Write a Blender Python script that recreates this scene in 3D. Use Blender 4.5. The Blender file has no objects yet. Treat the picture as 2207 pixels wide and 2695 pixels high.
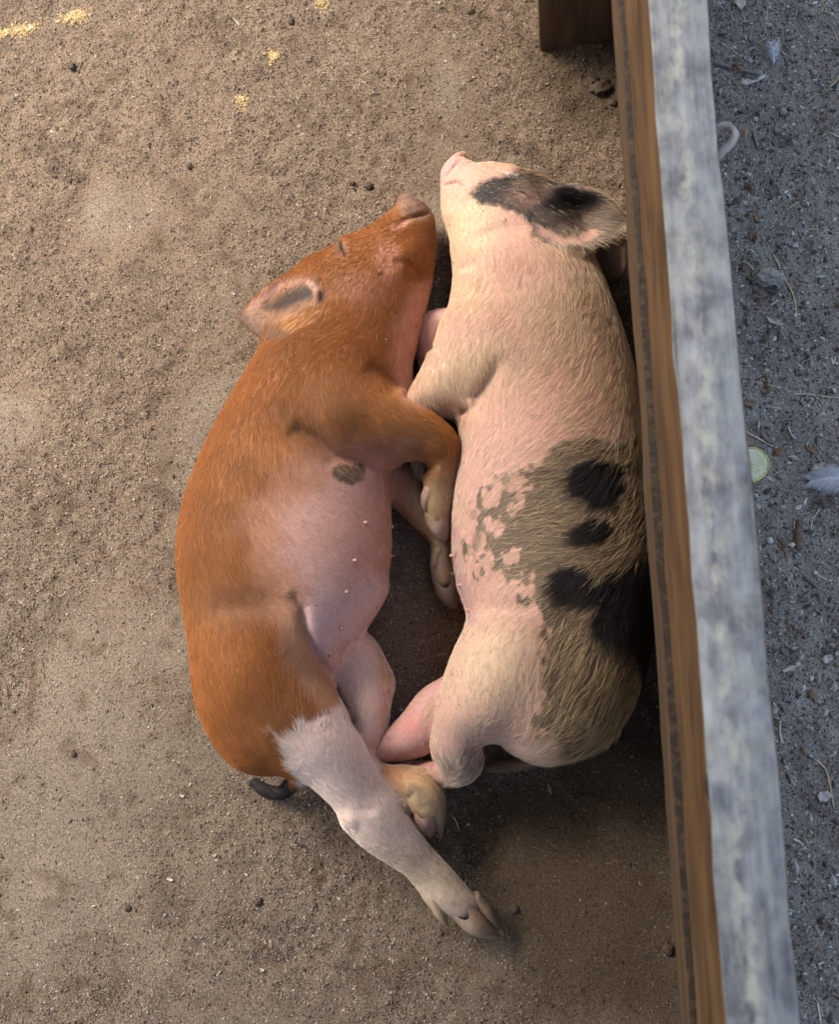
import bpy, math, random
import numpy as np
from mathutils import Matrix, Vector
from mathutils.kdtree import KDTree
from mathutils.bvhtree import BVHTree

RNG = np.random.default_rng(7)
random.seed(7)
S = bpy.context.scene
COL = S.collection

# ------------------------------------------------------------------ camera, world, sun, exposure
FOC, CX, CY = 2898.0, 1103.5, 1347.5          # focal length and centre, in photograph pixels
H = 1.25                                       # the camera is held 1.25 m above the ground
_n = Vector((415.5, -686.5, -2898.0)).normalized()      # straight down, in camera axes
_v = Vector((-131.0, 12153.0, -2898.0)).normalized()    # along the fence, in camera axes
ZC = -_n
YC = (_v - ZC * _v.dot(ZC)).normalized()
XC = YC.cross(ZC)
M = np.array([XC, YC, ZC])                     # camera axes -> world axes
cam = bpy.data.cameras.new('camera')
camo = bpy.data.objects.new('camera', cam)
COL.objects.link(camo)
mw = Matrix([list(M[0]), list(M[1]), list(M[2])]).to_4x4()
mw.translation = (0, 0, H)
camo.matrix_world = mw
cam.sensor_fit = 'VERTICAL'
cam.sensor_height = 36.0
cam.lens = FOC * 36.0 / 2695.0
cam.clip_start, cam.clip_end = 0.05, 300.0
cam.dof.use_dof = True
cam.dof.focus_distance = 1.2
cam.dof.aperture_fstop = 6.8
S.camera = camo

SUN_AZ, SUN_EL = 310.0, 52.0                   # compass bearing from +Y clockwise: light from upper left
wld = bpy.data.worlds.new('World')
S.world = wld
wld.use_nodes = True
wn = wld.node_tree
bg = wn.nodes['Background']
sky = wn.nodes.new('ShaderNodeTexSky')
sky.sky_type = 'NISHITA'
sky.sun_disc = False
sky.sun_elevation = math.radians(SUN_EL)
sky.sun_rotation = math.radians(SUN_AZ)
sky.air_density = 1.0
sky.dust_density = 5.0
sky.ozone_density = 0.2
wn.links.new(sky.outputs[0], bg.inputs[0])
bg.inputs[1].default_value = 0.15
sun = bpy.data.lights.new('sun', 'SUN')
sun.energy = 2.7
sun.angle = math.radians(30)
sun.color = (1.0, 0.91, 0.79)
suno = bpy.data.objects.new('sun', sun)
COL.objects.link(suno)
_a, _e = math.radians(SUN_AZ), math.radians(SUN_EL)
_d = Vector((math.sin(_a) * math.cos(_e), math.cos(_a) * math.cos(_e), math.sin(_e)))
suno.rotation_euler = _d.to_track_quat('Z', 'Y').to_euler()
suno.location = _d * 4
S.view_settings.view_transform = 'Standard'
S.view_settings.look = 'None'
S.view_settings.exposure = 1.15
S.view_settings.gamma = 1.0
S.view_settings.use_curve_mapping = False
S.render.engine = 'CYCLES'
S.cycles.max_bounces = 6
S.cycles.use_denoising = True


# ------------------------------------------------------------------ helpers
def W(sx, sy, z=0.0):
    """world point(s) seen at photograph pixel (sx, sy) at height z"""
    sx, sy, z = np.broadcast_arrays(np.asarray(sx, float), np.asarray(sy, float), np.asarray(z, float))
    c = np.stack([sx - CX, -(sy - CY), np.full(sx.shape, -FOC)], -1)
    w = c @ M.T
    t = (z - H) / w[..., 2]
    p = w * t[..., None]
    p[..., 2] += H
    return p


def PIX(p):
    """photograph pixel(s) of world point(s)"""
    q = np.array(p, float)
    q[..., 2] -= H
    c = q @ M
    return CX - FOC * c[..., 0] / c[..., 2], CY + FOC * c[..., 1] / c[..., 2]


def _hash(ix, iy, iz, seed):
    h = (ix * 374761393 + iy * 668265263 + iz * 2147483647 + seed * 1274126177) & 0xFFFFFFFF
    h = ((h ^ (h >> 13)) * 1274126177) & 0xFFFFFFFF
    h = ((h ^ (h >> 16)) * 2246822519) & 0xFFFFFFFF
    return ((h ^ (h >> 15)) & 0xFFFFFF) / float(0xFFFFFF)


def noise(p, freq, seed=0, octaves=1):
    """value noise in -1..1"""
    p = np.asarray(p, float)
    out, amp, tot = np.zeros(p.shape[:-1]), 1.0, 0.0
    for o in range(octaves):
        q = p * freq * (2.03 ** o) + 13.7 * o + 100.0
        i = np.floor(q).astype(np.int64)
        f = q - i
        f = f * f * (3 - 2 * f)
        x, y = i[..., 0], i[..., 1]
        fx, fy = f[..., 0], f[..., 1]
        if p.shape[-1] == 3:
            z, fz = i[..., 2], f[..., 2]
        else:
            z, fz = np.zeros_like(x), 0.0

        def layer(zz):
            a = _hash(x, y, zz, seed + o) * (1 - fx) + _hash(x + 1, y, zz, seed + o) * fx
            b = _hash(x, y + 1, zz, seed + o) * (1 - fx) + _hash(x + 1, y + 1, zz, seed + o) * fx
            return a * (1 - fy) + b * fy
        v = layer(z)
        if p.shape[-1] == 3:
            v = v * (1 - fz) + layer(z + 1) * fz
        out += amp * (v * 2 - 1)
        tot += amp
        amp *= 0.5
    return out / tot


def sstep(a, b, x):
    t = np.clip((x - a) / (b - a), 0, 1)
    return t * t * (3 - 2 * t)


def link(name, me, parent=None, mat=None):
    o = bpy.data.objects.new(name, me)
    COL.objects.link(o)
    if parent is not None:
        o.parent = parent
    if mat is not None:
        me.materials.append(mat)
    return o


def tag(o, label=None, cat=None, group=None, kind=None):
    if label:
        o['label'] = label
    if cat:
        o['category'] = cat
    if group:
        o['group'] = group
    if kind:
        o['kind'] = kind
    return o


def empty(name, loc, label, cat, group=None):
    o = bpy.data.objects.new(name, None)
    COL.objects.link(o)
    o.location = loc
    o.empty_display_size = 0.02
    return tag(o, label, cat, group)


def mesh_np(name, V, F, smooth=True):
    """F: (n,k) int array"""
    me = bpy.data.meshes.new(name)
    V = np.asarray(V, np.float32)
    F = np.asarray(F, np.int32)
    k = F.shape[1]
    me.vertices.add(len(V))
    me.vertices.foreach_set('co', V.ravel())
    me.loops.add(F.size)
    me.loops.foreach_set('vertex_index', F.ravel())
    me.polygons.add(len(F))
    me.polygons.foreach_set('loop_start', np.arange(0, F.size, k, dtype=np.int32))
    me.update(calc_edges=True)
    me.polygons.foreach_set('use_smooth', np.full(len(F), smooth))
    me.validate()
    return me


def set_col(me, name, C, domain='POINT'):
    a = me.attributes.new(name, 'FLOAT_COLOR', domain)
    C = np.asarray(C, np.float32)
    if C.shape[1] == 3:
        C = np.concatenate([C, np.ones((len(C), 1), np.float32)], 1)
    a.data.foreach_set('color', C.ravel())


def mat(name, color=(.5, .5, .5), rough=0.8):
    m = bpy.data.materials.new(name)
    m.use_nodes = True
    b = m.node_tree.nodes['Principled BSDF']
    b.inputs['Base Color'].default_value = (*color, 1)
    b.inputs['Roughness'].default_value = rough
    b.inputs['Specular IOR Level'].default_value = 0.3
    return m, m.node_tree, b


def nnode(nt, typ, **kw):
    n = nt.nodes.new(typ)
    for k, v in kw.items():
        setattr(n, k, v)
    return n


def n_noise(nt, scale, detail=4, rough=0.6, vec=None):
    n = nt.nodes.new('ShaderNodeTexNoise')
    n.inputs['Scale'].default_value = scale
    n.inputs['Detail'].default_value = detail
    n.inputs['Roughness'].default_value = rough
    if vec is not None:
        nt.links.new(vec, n.inputs['Vector'])
    return n.outputs['Fac']


def n_ramp(nt, fac, stops):
    r = nt.nodes.new('ShaderNodeValToRGB')
    e = r.color_ramp.elements
    while len(e) < len(stops):
        e.new(0.5)
    for i, (p, c) in enumerate(stops):
        e[i].position = p
        e[i].color = (*c, 1) if len(c) == 3 else c
    nt.links.new(fac, r.inputs[0])
    return r.outputs[0]


def n_mix(nt, fac, a, b, mode='MIX'):
    m = nt.nodes.new('ShaderNodeMix')
    m.data_type = 'RGBA'
    m.blend_type = mode
    for s, v in ((0, fac), (6, a), (7, b)):
        if hasattr(v, 'is_linked'):
            nt.links.new(v, m.inputs[s])
        elif s == 0:
            m.inputs[0].default_value = v
        else:
            m.inputs[s].default_value = (*v, 1)
    return m.outputs[2]


def n_bump(nt, b, height, strength, dist):
    n = nt.nodes.new('ShaderNodeBump')
    n.inputs['Strength'].default_value = strength
    n.inputs['Distance'].default_value = dist
    nt.links.new(height, n.inputs['Height'])
    nt.links.new(n.outputs[0], b.inputs['Normal'])
    return n


def n_coord(nt, scale=(1, 1, 1)):
    t = nt.nodes.new('ShaderNodeTexCoord')
    m = nt.nodes.new('ShaderNodeMapping')
    m.inputs['Scale'].default_value = scale
    nt.links.new(t.outputs['Object'], m.inputs[0])
    return m.outputs[0]


def poly_sd(px, py, poly):
    """signed distance (inside positive) of points to a polygon, photograph pixels"""
    P = np.asarray(poly, float)
    A, B = P, np.roll(P, -1, 0)
    best = np.full(px.shape, 1e9)
    inside = np.zeros(px.shape, bool)
    for (ax, ay), (bx, by) in zip(A, B):
        ex, ey = bx - ax, by - ay
        t = np.clip(((px - ax) * ex + (py - ay) * ey) / (ex * ex + ey * ey + 1e-9), 0, 1)
        best = np.minimum(best, np.hypot(px - ax - t * ex, py - ay - t * ey))
        c = (ay > py) != (by > py)
        inside ^= c & (px < (bx - ax) * (py - ay) / (by - ay + 1e-12) + ax)
    return np.where(inside, best, -best)


def line_d(px, py, pts):
    best = np.full(px.shape, 1e9)
    for (ax, ay), (bx, by) in zip(pts[:-1], pts[1:]):
        ex, ey = bx - ax, by - ay
        t = np.clip(((px - ax) * ex + (py - ay) * ey) / (ex * ex + ey * ey + 1e-9), 0, 1)
        best = np.minimum(best, np.hypot(px - ax - t * ex, py - ay - t * ey))
    return best


def line_dt(px, py, pts):
    """distance to a polyline and the share of its length at the nearest point"""
    p = np.asarray(pts, float)
    sl = np.hypot(*np.diff(p, axis=0).T)
    cum = np.concatenate([[0], np.cumsum(sl)])
    best, bt = np.full(px.shape, 1e9), np.zeros(px.shape)
    for i in range(len(p) - 1):
        (ax, ay), (bx, by) = p[i], p[i + 1]
        ex, ey = bx - ax, by - ay
        t = np.clip(((px - ax) * ex + (py - ay) * ey) / (ex * ex + ey * ey + 1e-9), 0, 1)
        d = np.hypot(px - ax - t * ex, py - ay - t * ey)
        w = d < best
        best = np.where(w, d, best)
        bt = np.where(w, (cum[i] + t * sl[i]) / cum[-1], bt)
    return best, bt


def catmull(K, n):
    """resample control rows K with n points per span"""
    K = np.asarray(K, float)
    P = np.vstack([2 * K[0] - K[1], K, 2 * K[-1] - K[-2]])
    out = []
    for i in range(1, len(P) - 2):
        for t in np.arange(n) / n:
            a, b, c, d = P[i - 1], P[i], P[i + 1], P[i + 2]
            out.append(.5 * (2 * b + (c - a) * t + (2 * a - 5 * b + 4 * c - d) * t * t + (3 * b - a - 3 * c + d) * t ** 3))
    out.append(K[-1])
    return np.array(out)


# ------------------------------------------------------------------ implicit-surface body builder
class Field:
    def __init__(self, lo, hi, vox):
        self.lo, self.vox = np.array(lo, float), vox
        self.n = np.ceil((np.array(hi) - self.lo) / vox).astype(int) + 1
        self.ax = [self.lo[i] + np.arange(self.n[i]) * vox for i in range(3)]
        self.d = np.full(self.n, 0.05, np.float32)

    def box(self, lo, hi):
        a = np.clip(np.floor((np.array(lo) - self.lo) / self.vox).astype(int), 0, self.n)
        b = np.clip(np.ceil((np.array(hi) - self.lo) / self.vox).astype(int) + 1, 0, self.n)
        return tuple(slice(x, y) for x, y in zip(a, b))

    def coords(self, sl):
        return np.meshgrid(*[self.ax[i][sl[i]] for i in range(3)], indexing='ij', sparse=True)

    def tube(self, st, k0=0.02, k1=None, flat=0.75, step=.005):
        """st: rows (ax, ay, bx, by, z, half_height): the two outline pixels of a cross-section, its height.
        Smooth-union of a loft of ellipsoids; the blend goes from k0 at the first station to k1 at the last."""
        k1 = k0 if k1 is None else k1
        st = np.asarray(st, float)
        A, B = W(st[:, 0], st[:, 1], st[:, 4]), W(st[:, 2], st[:, 3], st[:, 4])
        c, a = (A + B) / 2, np.linalg.norm(A - B, axis=1) / 2
        u = (B - A) / (2 * a[:, None])
        rows = np.hstack([c, a[:, None], u, st[:, 5:6]])
        L = np.linalg.norm(np.diff(c, axis=0), axis=1).sum()
        n = max(3, int(math.ceil(L / step / (len(st) - 1))))
        R = catmull(rows, n)
        tan = np.gradient(R[:, :3], axis=0)
        tan /= np.linalg.norm(tan, axis=1)[:, None] + 1e-9
        D = np.full(self.n, 0.05, np.float32)
        K = np.full(self.n, k0, np.float32)
        m = 0.03
        for i, r in enumerate(R):
            uu = r[4:7] / np.linalg.norm(r[4:7])
            tt = tan[i] - uu * np.dot(tan[i], uu)
            tt /= np.linalg.norm(tt) + 1e-9
            ww = np.cross(tt, uu)
            ra, rb = max(r[3], .002), max(r[7], .002)
            rt = min(ra, rb) * flat
            ext = np.sqrt((uu * ra) ** 2 + (tt * rt) ** 2 + (ww * rb) ** 2) + m
            sl = self.box(r[:3] - ext, r[:3] + ext)
            x, y, z = self.coords(sl)
            x, y, z = x - r[0], y - r[1], z - r[2]
            s = 0
            g = 0
            for axv, rad in ((uu, ra), (tt, rt), (ww, rb)):
                q = (x * axv[0] + y * axv[1] + z * axv[2]) / rad
                s = s + q * q
                g = g + (q / rad) ** 2
            s = np.sqrt(s)
            d = (s * (s - 1) / (np.sqrt(g) + 1e-6)).astype(np.float32)
            sub = D[sl]
            ks = K[sl]
            w = d < sub
            ks[w] = k0 + (k1 - k0) * i / (len(R) - 1)
            np.minimum(sub, d, out=sub)
        self.union(D, K)

    def union(self, D, K):
        h = np.clip(1 - np.abs(self.d - D) / K, 0, 1)
        self.d = np.minimum(self.d, D) - h * h * K * 0.25

    def cut(self, c, n, rad, k=.006):
        """flatten the end of a snout: rounded cut by a plane, within rad of c"""
        sl = self.box(c - rad, c + rad)
        x, y, z = self.coords(sl)
        h = ((x - c[0]) * n[0] + (y - c[1]) * n[1] + (z - c[2]) * n[2]).astype(np.float32)
        d = self.d[sl]
        g = np.clip(1 - np.abs(d - h) / k, 0, 1)
        near = (x - c[0]) ** 2 + (y - c[1]) ** 2 + (z - c[2]) ** 2 < rad * rad
        self.d[sl] = np.where(near, np.maximum(d, h) + g * g * k * .25, d)

    def cloud(self, P, r, k=0.004):
        """thin sheet: union of balls at points P"""
        D = np.full(self.n, 0.05, np.float32)
        m = 0.012
        r = np.broadcast_to(r, (len(P),))
        for p, q in zip(P, r):
            sl = self.box(p - q - m, p + q + m)
            x, y, z = self.coords(sl)
            d = (np.sqrt((x - p[0]) ** 2 + (y - p[1]) ** 2 + (z - p[2]) ** 2) - q).astype(np.float32)
            sub = D[sl]
            np.minimum(sub, d, out=sub)
        self.union(D, np.float32(k))

    def relief(self, creases=(), bumps=(), zmin=0.03):
        """creases: (points, width_px, depth_m); bumps: (x, y, radius_px, height_m)"""
        near = np.argwhere(np.abs(self.d) < 0.011)
        P = self.lo + near * self.vox
        px, py = PIX(P)
        w = sstep(zmin - .015, zmin + .01, P[:, 2])
        dd = np.zeros(len(P))
        for pts, wd, dep in creases:
            ld, lt = line_dt(px, py, pts)
            dd += dep * np.exp(-(ld / wd) ** 2) * np.sqrt(np.clip(4 * lt * (1 - lt), 0, 1))
        for x, y, r, hgt in bumps:
            dd -= hgt * np.exp(-((px - x) ** 2 + (py - y) ** 2) / (r * r))
        self.d[tuple(near.T)] += (dd * w).astype(np.float32)

    def mesh(self, smooth=2):
        """surface nets"""
        d = self.d
        ins = d < 0
        n = d.shape
        cnt = np.zeros([q - 1 for q in n], np.int8)
        for dx in (0, 1):
            for dy in (0, 1):
                for dz in (0, 1):
                    cnt += ins[dx:n[0] - 1 + dx, dy:n[1] - 1 + dy, dz:n[2] - 1 + dz]
        act = (cnt > 0) & (cnt < 8)
        cells = np.argwhere(act)
        idx = np.full(act.shape, -1, np.int64)
        idx[tuple(cells.T)] = np.arange(len(cells))
        acc, num = np.zeros((len(cells), 3)), np.zeros(len(cells))
        cor = [(i, j, k) for i in (0, 1) for j in (0, 1) for k in (0, 1)]
        for a in cor:
            for ax in range(3):
                if a[ax]:
                    continue
                b = list(a)
                b[ax] = 1
                da = d[cells[:, 0] + a[0], cells[:, 1] + a[1], cells[:, 2] + a[2]]
                db = d[cells[:, 0] + b[0], cells[:, 1] + b[1], cells[:, 2] + b[2]]
                c = (da < 0) != (db < 0)
                t = np.where(c, da / np.where(c, da - db, 1), 0)
                p = np.tile(np.array(a, float), (len(cells), 1))
                p[:, ax] += t
                acc[c] += p[c]
                num[c] += 1
        V = self.lo + (cells + acc / num[:, None]) * self.vox
        quads = []
        for ax in range(3):
            o1, o2 = [(1, 2), (2, 0), (0, 1)][ax]
            sl_a = [slice(None)] * 3
            sl_b = [slice(None)] * 3
            sl_a[ax], sl_b[ax] = slice(0, n[ax] - 1), slice(1, n[ax])
            ch = ins[tuple(sl_a)] != ins[tuple(sl_b)]
            e = np.argwhere(ch)
            ok = (e[:, o1] > 0) & (e[:, o2] > 0) & (e[:, o1] < n[o1] - 1) & (e[:, o2] < n[o2] - 1)
            e = e[ok]
            q = []
            for s1, s2 in ((0, 0), (1, 0), (1, 1), (0, 1)):
                c = e.copy()
                c[:, o1] -= s1
                c[:, o2] -= s2
                q.append(idx[tuple(c.T)])
            q = np.stack(q, 1)
            flip = ~ins[tuple(e.T)]
            q[flip] = q[flip][:, ::-1]
            quads.append(q)
        Q = np.concatenate(quads)
        E = np.concatenate([Q[:, [0, 1]], Q[:, [1, 2]], Q[:, [2, 3]], Q[:, [3, 0]]])
        for _ in range(smooth):
            for lam in (0.5, -0.45):
                s = np.zeros_like(V)
                m = np.zeros(len(V))
                for c in range(3):
                    s[:, c] = np.bincount(E[:, 0], V[E[:, 1], c], len(V)) + np.bincount(E[:, 1], V[E[:, 0], c], len(V))
                m = np.bincount(E[:, 0], minlength=len(V)) + np.bincount(E[:, 1], minlength=len(V))
                V = V + lam * (s / m[:, None] - V)
        return V, Q


def normals_of(V, Q):
    fn = np.cross(V[Q[:, 2]] - V[Q[:, 0]], V[Q[:, 3]] - V[Q[:, 1]])
    N = np.zeros_like(V)
    for j in range(4):
        for c in range(3):
            N[:, c] += np.bincount(Q[:, j], fn[:, c], len(V))
    return N / (np.linalg.norm(N, axis=1)[:, None] + 1e-12), np.linalg.norm(fn, axis=1) / 2


def ear_cloud(st, cup, rim=0.0, nv=34):
    """st rows: ax, ay, bx, by, z_centre, z_a, z_b -> points of a cupped sheet"""
    R = catmull(st, 10)
    P = []
    for r in R:
        v = np.linspace(-1, 1, nv)
        t = (v + 1) / 2
        z = r[4] + np.where(v < 0, (r[5] - r[4]) * np.abs(v) ** cup, (r[6] - r[4]) * np.abs(v) ** cup)
        x = r[0] + (r[2] - r[0]) * t
        y = r[1] + (r[3] - r[1]) * t
        P.append(W(x, y, z))
    return np.concatenate(P)


def blob(px, py, x, y, rx, ry, soft=0.35, ang=0.0):
    c, s = math.cos(ang), math.sin(ang)
    u, v = ((px - x) * c + (py - y) * s) / rx, (-(px - x) * s + (py - y) * c) / ry
    return 1 - sstep(1 - soft, 1 + soft, np.hypot(u, v))


def lerp(C, col, m):
    return C + (np.asarray(col) - C) * m[:, None]


# ------------------------------------------------------------------ ground
def ground_h(x, y):
    p = np.stack([x, y], -1)
    z = 0.0055 * noise(p, 4.0, 11, 3) + 0.003 * noise(p, 17.0, 12, 2)
    rough = sstep(-.35, .45, noise(p, 7.0, 31, 2) + 0.35 * sstep(-.2, .6, y) - .1)
    rough = np.maximum(rough, sstep(.1, .14, x) * .8)
    out = sstep(.1, .14, x)
    z += (0.0006 + 0.0027 * rough + .0016 * out) * noise(p, 70.0, 13, 3)
    z += 0.0012 * rough * noise(p, 190.0, 14, 2)
    z += .0032 * noise(np.stack([x * .8 - y * .6, (x * .6 + y * .8) * 3.0], -1), 7.0, 15, 2) * (1 - out)
    return z - 0.003


def rough_of(x, y):
    p = np.stack([x, y], -1)
    r = sstep(-.35, .45, noise(p, 7.0, 31, 2) + 0.35 * sstep(-.2, .6, y) - .1)
    return np.maximum(r, sstep(.1, .14, x) * .8)


def soil_col(x, y):
    """colour of the dirt: tan bedding, greyer trodden places, moist soil with painted shade by rumps and post, grey yard outside"""
    p2 = np.stack([x, y], -1)
    px, py = PIX(np.stack([x, y, np.zeros_like(x)], -1))
    far = (np.abs(x) > 1.2) | (np.abs(y) > 1.4)
    px, py = np.where(far, 300, px), np.where(far, 300, py)
    r = rough_of(x, y)
    q = np.stack([x * .8 - y * .6, (x * .6 + y * .8) * 2.2], -1)
    C = np.tile((.185, .138, .099), (len(x), 1)) * (1 + .12 * noise(p2, 9, 81, 3)[:, None])
    C = lerp(C, (.185, .148, .112), .8 * sstep(900, 2100, py + 260 * noise(p2, 5, 82, 2)))
    C = lerp(C, (.235, .195, .15), .6 * sstep(.35, .0, r))
    C = lerp(C, (.105, .076, .054), .6 * sstep(.34, .62, noise(q, 17, 83, 3)))
    C = lerp(C, (.12, .085, .056), .6 * sstep(.3, .6, noise(p2, 45, 84, 2)))
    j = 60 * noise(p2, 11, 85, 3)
    damp_shade = np.maximum(sstep(-150, 120, poly_sd(px, py, DAMP_SHADE) + j), .9 * sstep(-90, 50, poly_sd(px, py, [(1440, 130), (1640, 110), (1660, 330), (1560, 330), (1450, 220)]) + j))
    C = lerp(C, (.060, .041, .024), .80 * damp_shade)  # darkens for moist soil and for shade painted in by rumps, fence and post
    o = np.tile((.27, .262, .235), (len(x), 1)) * (1 + .2 * noise(p2, 12, 86, 3)[:, None])
    o = lerp(o, (.44, .43, .405), .7 * sstep(.15, .55, noise(p2, 15, 87, 4)))
    o = lerp(o, (.15, .135, .115), .7 * sstep(.2, .55, noise(p2, 24, 88, 3)))
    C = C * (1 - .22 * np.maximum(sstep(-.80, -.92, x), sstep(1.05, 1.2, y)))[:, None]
    s = sstep(.105, .125, x)[:, None]
    return C * (1 - s) + o * s


DAMP_SHADE = [(1150, 2080), (1290, 2060), (1560, 1930), (1680, 1750), (1790, 1900), (1830, 2695), (1380, 2695), (1330, 2500), (1220, 2350), (960, 2250), (900, 2180), (930, 2080), (1040, 1960)]  # outline of the dark area: moist soil plus painted-in shade


def axis_steps(a, b, fine):
    core = np.arange(a, b, fine)
    out = np.cumsum(0.01 * 1.35 ** np.arange(28))
    return np.concatenate([(a - out)[::-1], core, b + out])


gx, gy = axis_steps(-.92, .55, .0045), axis_steps(-.55, 1.15, .0045)
GX, GY = np.meshgrid(gx, gy, indexing='ij')
GZ = ground_h(GX, GY)
GZ = np.where((np.abs(GX) > 3) | (np.abs(GY) > 3), -0.004, GZ)
nx, ny = GX.shape
ii = np.arange(nx * ny).reshape(nx, ny)
GQ = np.stack([ii[:-1, :-1], ii[1:, :-1], ii[1:, 1:], ii[:-1, 1:]], -1).reshape(-1, 4)
gm, nt, b = mat('soil', (.2, .15, .1), .95)
at = nnode(nt, 'ShaderNodeAttribute', attribute_name='col')
co = n_coord(nt)
fine = n_noise(nt, 430, 4, .7, co)
c = n_mix(nt, .85, at.outputs['Color'], n_ramp(nt, fine, [(.32, (.36, .33, .29)), (.5, (1, 1, 1)), (.68, (1.6, 1.55, 1.45))]), 'MULTIPLY')
nt.links.new(c, b.inputs['Base Color'])
b.inputs['Specular IOR Level'].default_value = .15
n_bump(nt, b, n_noise(nt, 330, 4, .7, co), .8, .002)
gme = mesh_np('ground', np.stack([GX, GY, GZ], -1).reshape(-1, 3), GQ)
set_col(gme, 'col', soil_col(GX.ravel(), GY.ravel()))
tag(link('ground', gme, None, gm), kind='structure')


# ---- loose crumbs lying on it
def crumb_mesh(name, X, Y, size, colr, matname, flat=(.45, .9), lift=.25, long=(1.0, 2.2)):
    n = len(X)
    base = np.array([[1, 0, 0], [-1, 0, 0], [0, 1, 0], [0, -1, 0], [0, 0, 1], [0, 0, -1]], float)
    tri = np.array([[0, 2, 4], [2, 1, 4], [1, 3, 4], [3, 0, 4], [2, 0, 5], [1, 2, 5], [3, 1, 5], [0, 3, 5]])
    v = base[None] * np.stack([size * RNG.uniform(*long, n), size * RNG.uniform(.6, 1.1, n), size * RNG.uniform(*flat, n)], -1)[:, None, :]
    v = v * RNG.uniform(.7, 1.25, (n, 6, 1))
    a, t = RNG.uniform(0, 6.283, n), RNG.normal(0, .45, n)
    ct, st_ = np.cos(t)[:, None], np.sin(t)[:, None]
    x, z = v[..., 0] * ct - v[..., 2] * st_, v[..., 0] * st_ + v[..., 2] * ct
    ca, sa = np.cos(a)[:, None], np.sin(a)[:, None]
    x, y = x * ca - v[..., 1] * sa, x * sa + v[..., 1] * ca
    P = np.stack([x + X[:, None], y + Y[:, None], z + (ground_h(X, Y) + lift * size)[:, None]], -1).reshape(-1, 3)
    F = (tri[None] + (np.arange(n) * 6)[:, None, None]).reshape(-1, 3)
    me = mesh_np(name, P, F, False)
    set_col(me, 'col', np.repeat(colr, 6, 0))
    m, nt, b = mat(matname, (.3, .2, .1), .85)
    at = nnode(nt, 'ShaderNodeAttribute', attribute_name='col')
    nt.links.new(at.outputs['Color'], b.inputs['Base Color'])
    return link(name, me, None, m)


def palette(n, cols, prob):
    c = np.array(cols)[RNG.choice(len(cols), n, p=prob)]
    return c * RNG.uniform(.75, 1.2, (n, 1))


N0 = 290000
X = RNG.uniform(-.86, .10, N0)
Y = RNG.uniform(-.46, 1.12, N0)
keep = RNG.uniform(0, 1, N0) < .16 + .84 * rough_of(X, Y)
X, Y = X[keep], Y[keep]
sz = np.clip(RNG.lognormal(math.log(.0008), .33, len(X)), .0004, .0019)
tint = (soil_col(X, Y) / np.array([.21, .155, .108])) ** .8
crumbs = crumb_mesh('soil_crumbs', X, Y, sz, tint * palette(len(X), [(.42, .335, .24), (.275, .21, .147), (.16, .12, .086), (.08, .06, .045), (.48, .40, .30)], [.25, .29, .26, .16, .04]), 'bedding crumbs')
tag(crumbs, 'tan and brown bedding crumbs strewn over the pen floor', 'bedding', kind='stuff')
N0 = 70000
X = RNG.uniform(.11, .50, N0)
Y = RNG.uniform(-.46, 1.12, N0)
sz = np.clip(RNG.lognormal(math.log(.0009), .5, N0), .0004, .0050)
grit = crumb_mesh('grey_grit', X, Y, sz, palette(N0, [(.31, .30, .265), (.095, .09, .078), (.48, .465, .42), (.70, .68, .62), (.19, .15, .11)], [.32, .34, .19, .06, .09]), 'grit', long=(1, 2.6))
tag(grit, 'loose grey grit and dirt outside the fence', 'grit', kind='stuff')


# ------------------------------------------------------------------ unseen slab added to shade the pen
def box_np(lo, hi):
    lo, hi = np.array(lo, float), np.array(hi, float)
    V = np.array([[(lo, hi)[i][0], (lo, hi)[j][1], (lo, hi)[k][2]] for i in (0, 1) for j in (0, 1) for k in (0, 1)])
    F = np.array([[0, 1, 3, 2], [4, 6, 7, 5], [0, 4, 5, 1], [2, 3, 7, 6], [0, 2, 6, 4], [1, 5, 7, 3]])
    return V, F


def plank(name, lo, hi, m, parent, bevel=.003, wobble=.0012, seg=.02, seed=0):
    """a sawn board: long grid box with slightly uneven faces and softened arrises"""
    lo, hi = np.array(lo, float), np.array(hi, float)
    V, F = box_np(lo, hi)
    import bmesh
    me = bpy.data.meshes.new(name)
    bm = bmesh.new()
    vs = [bm.verts.new(v) for v in V]
    for f in F:
        bm.faces.new([vs[i] for i in f])
    bmesh.ops.recalc_face_normals(bm, faces=bm.faces)
    ax = int(np.argmax(hi - lo))
    edges = [e for e in bm.edges if abs((e.verts[0].co - e.verts[1].co)[ax]) > 1e-6]
    bmesh.ops.bevel(bm, geom=edges, offset=bevel, segments=2, affect='EDGES', profile=.5)
    n = int((hi - lo)[ax] / seg)
    edges = [e for e in bm.edges if abs((e.verts[0].co - e.verts[1].co)[ax]) > (hi - lo)[ax] * .9]
    bmesh.ops.subdivide_edges(bm, edges=edges, cuts=max(1, min(n, 120)), use_grid_fill=False)
    P = np.array([v.co for v in bm.verts])
    for c in range(3):
        if c != ax:
            d = noise(P, 9, 40 + seed + c, 3) * wobble + noise(P, 70, 50 + seed + c, 2) * wobble * .45
            for v, q in zip(bm.verts, d):
                v.co[c] += q
    bm.to_mesh(me)
    bm.free()
    for p in me.polygons:
        p.use_smooth = True
    me.set_sharp_from_angle(angle=math.radians(40))
    return link(name, me, parent, m)


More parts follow.
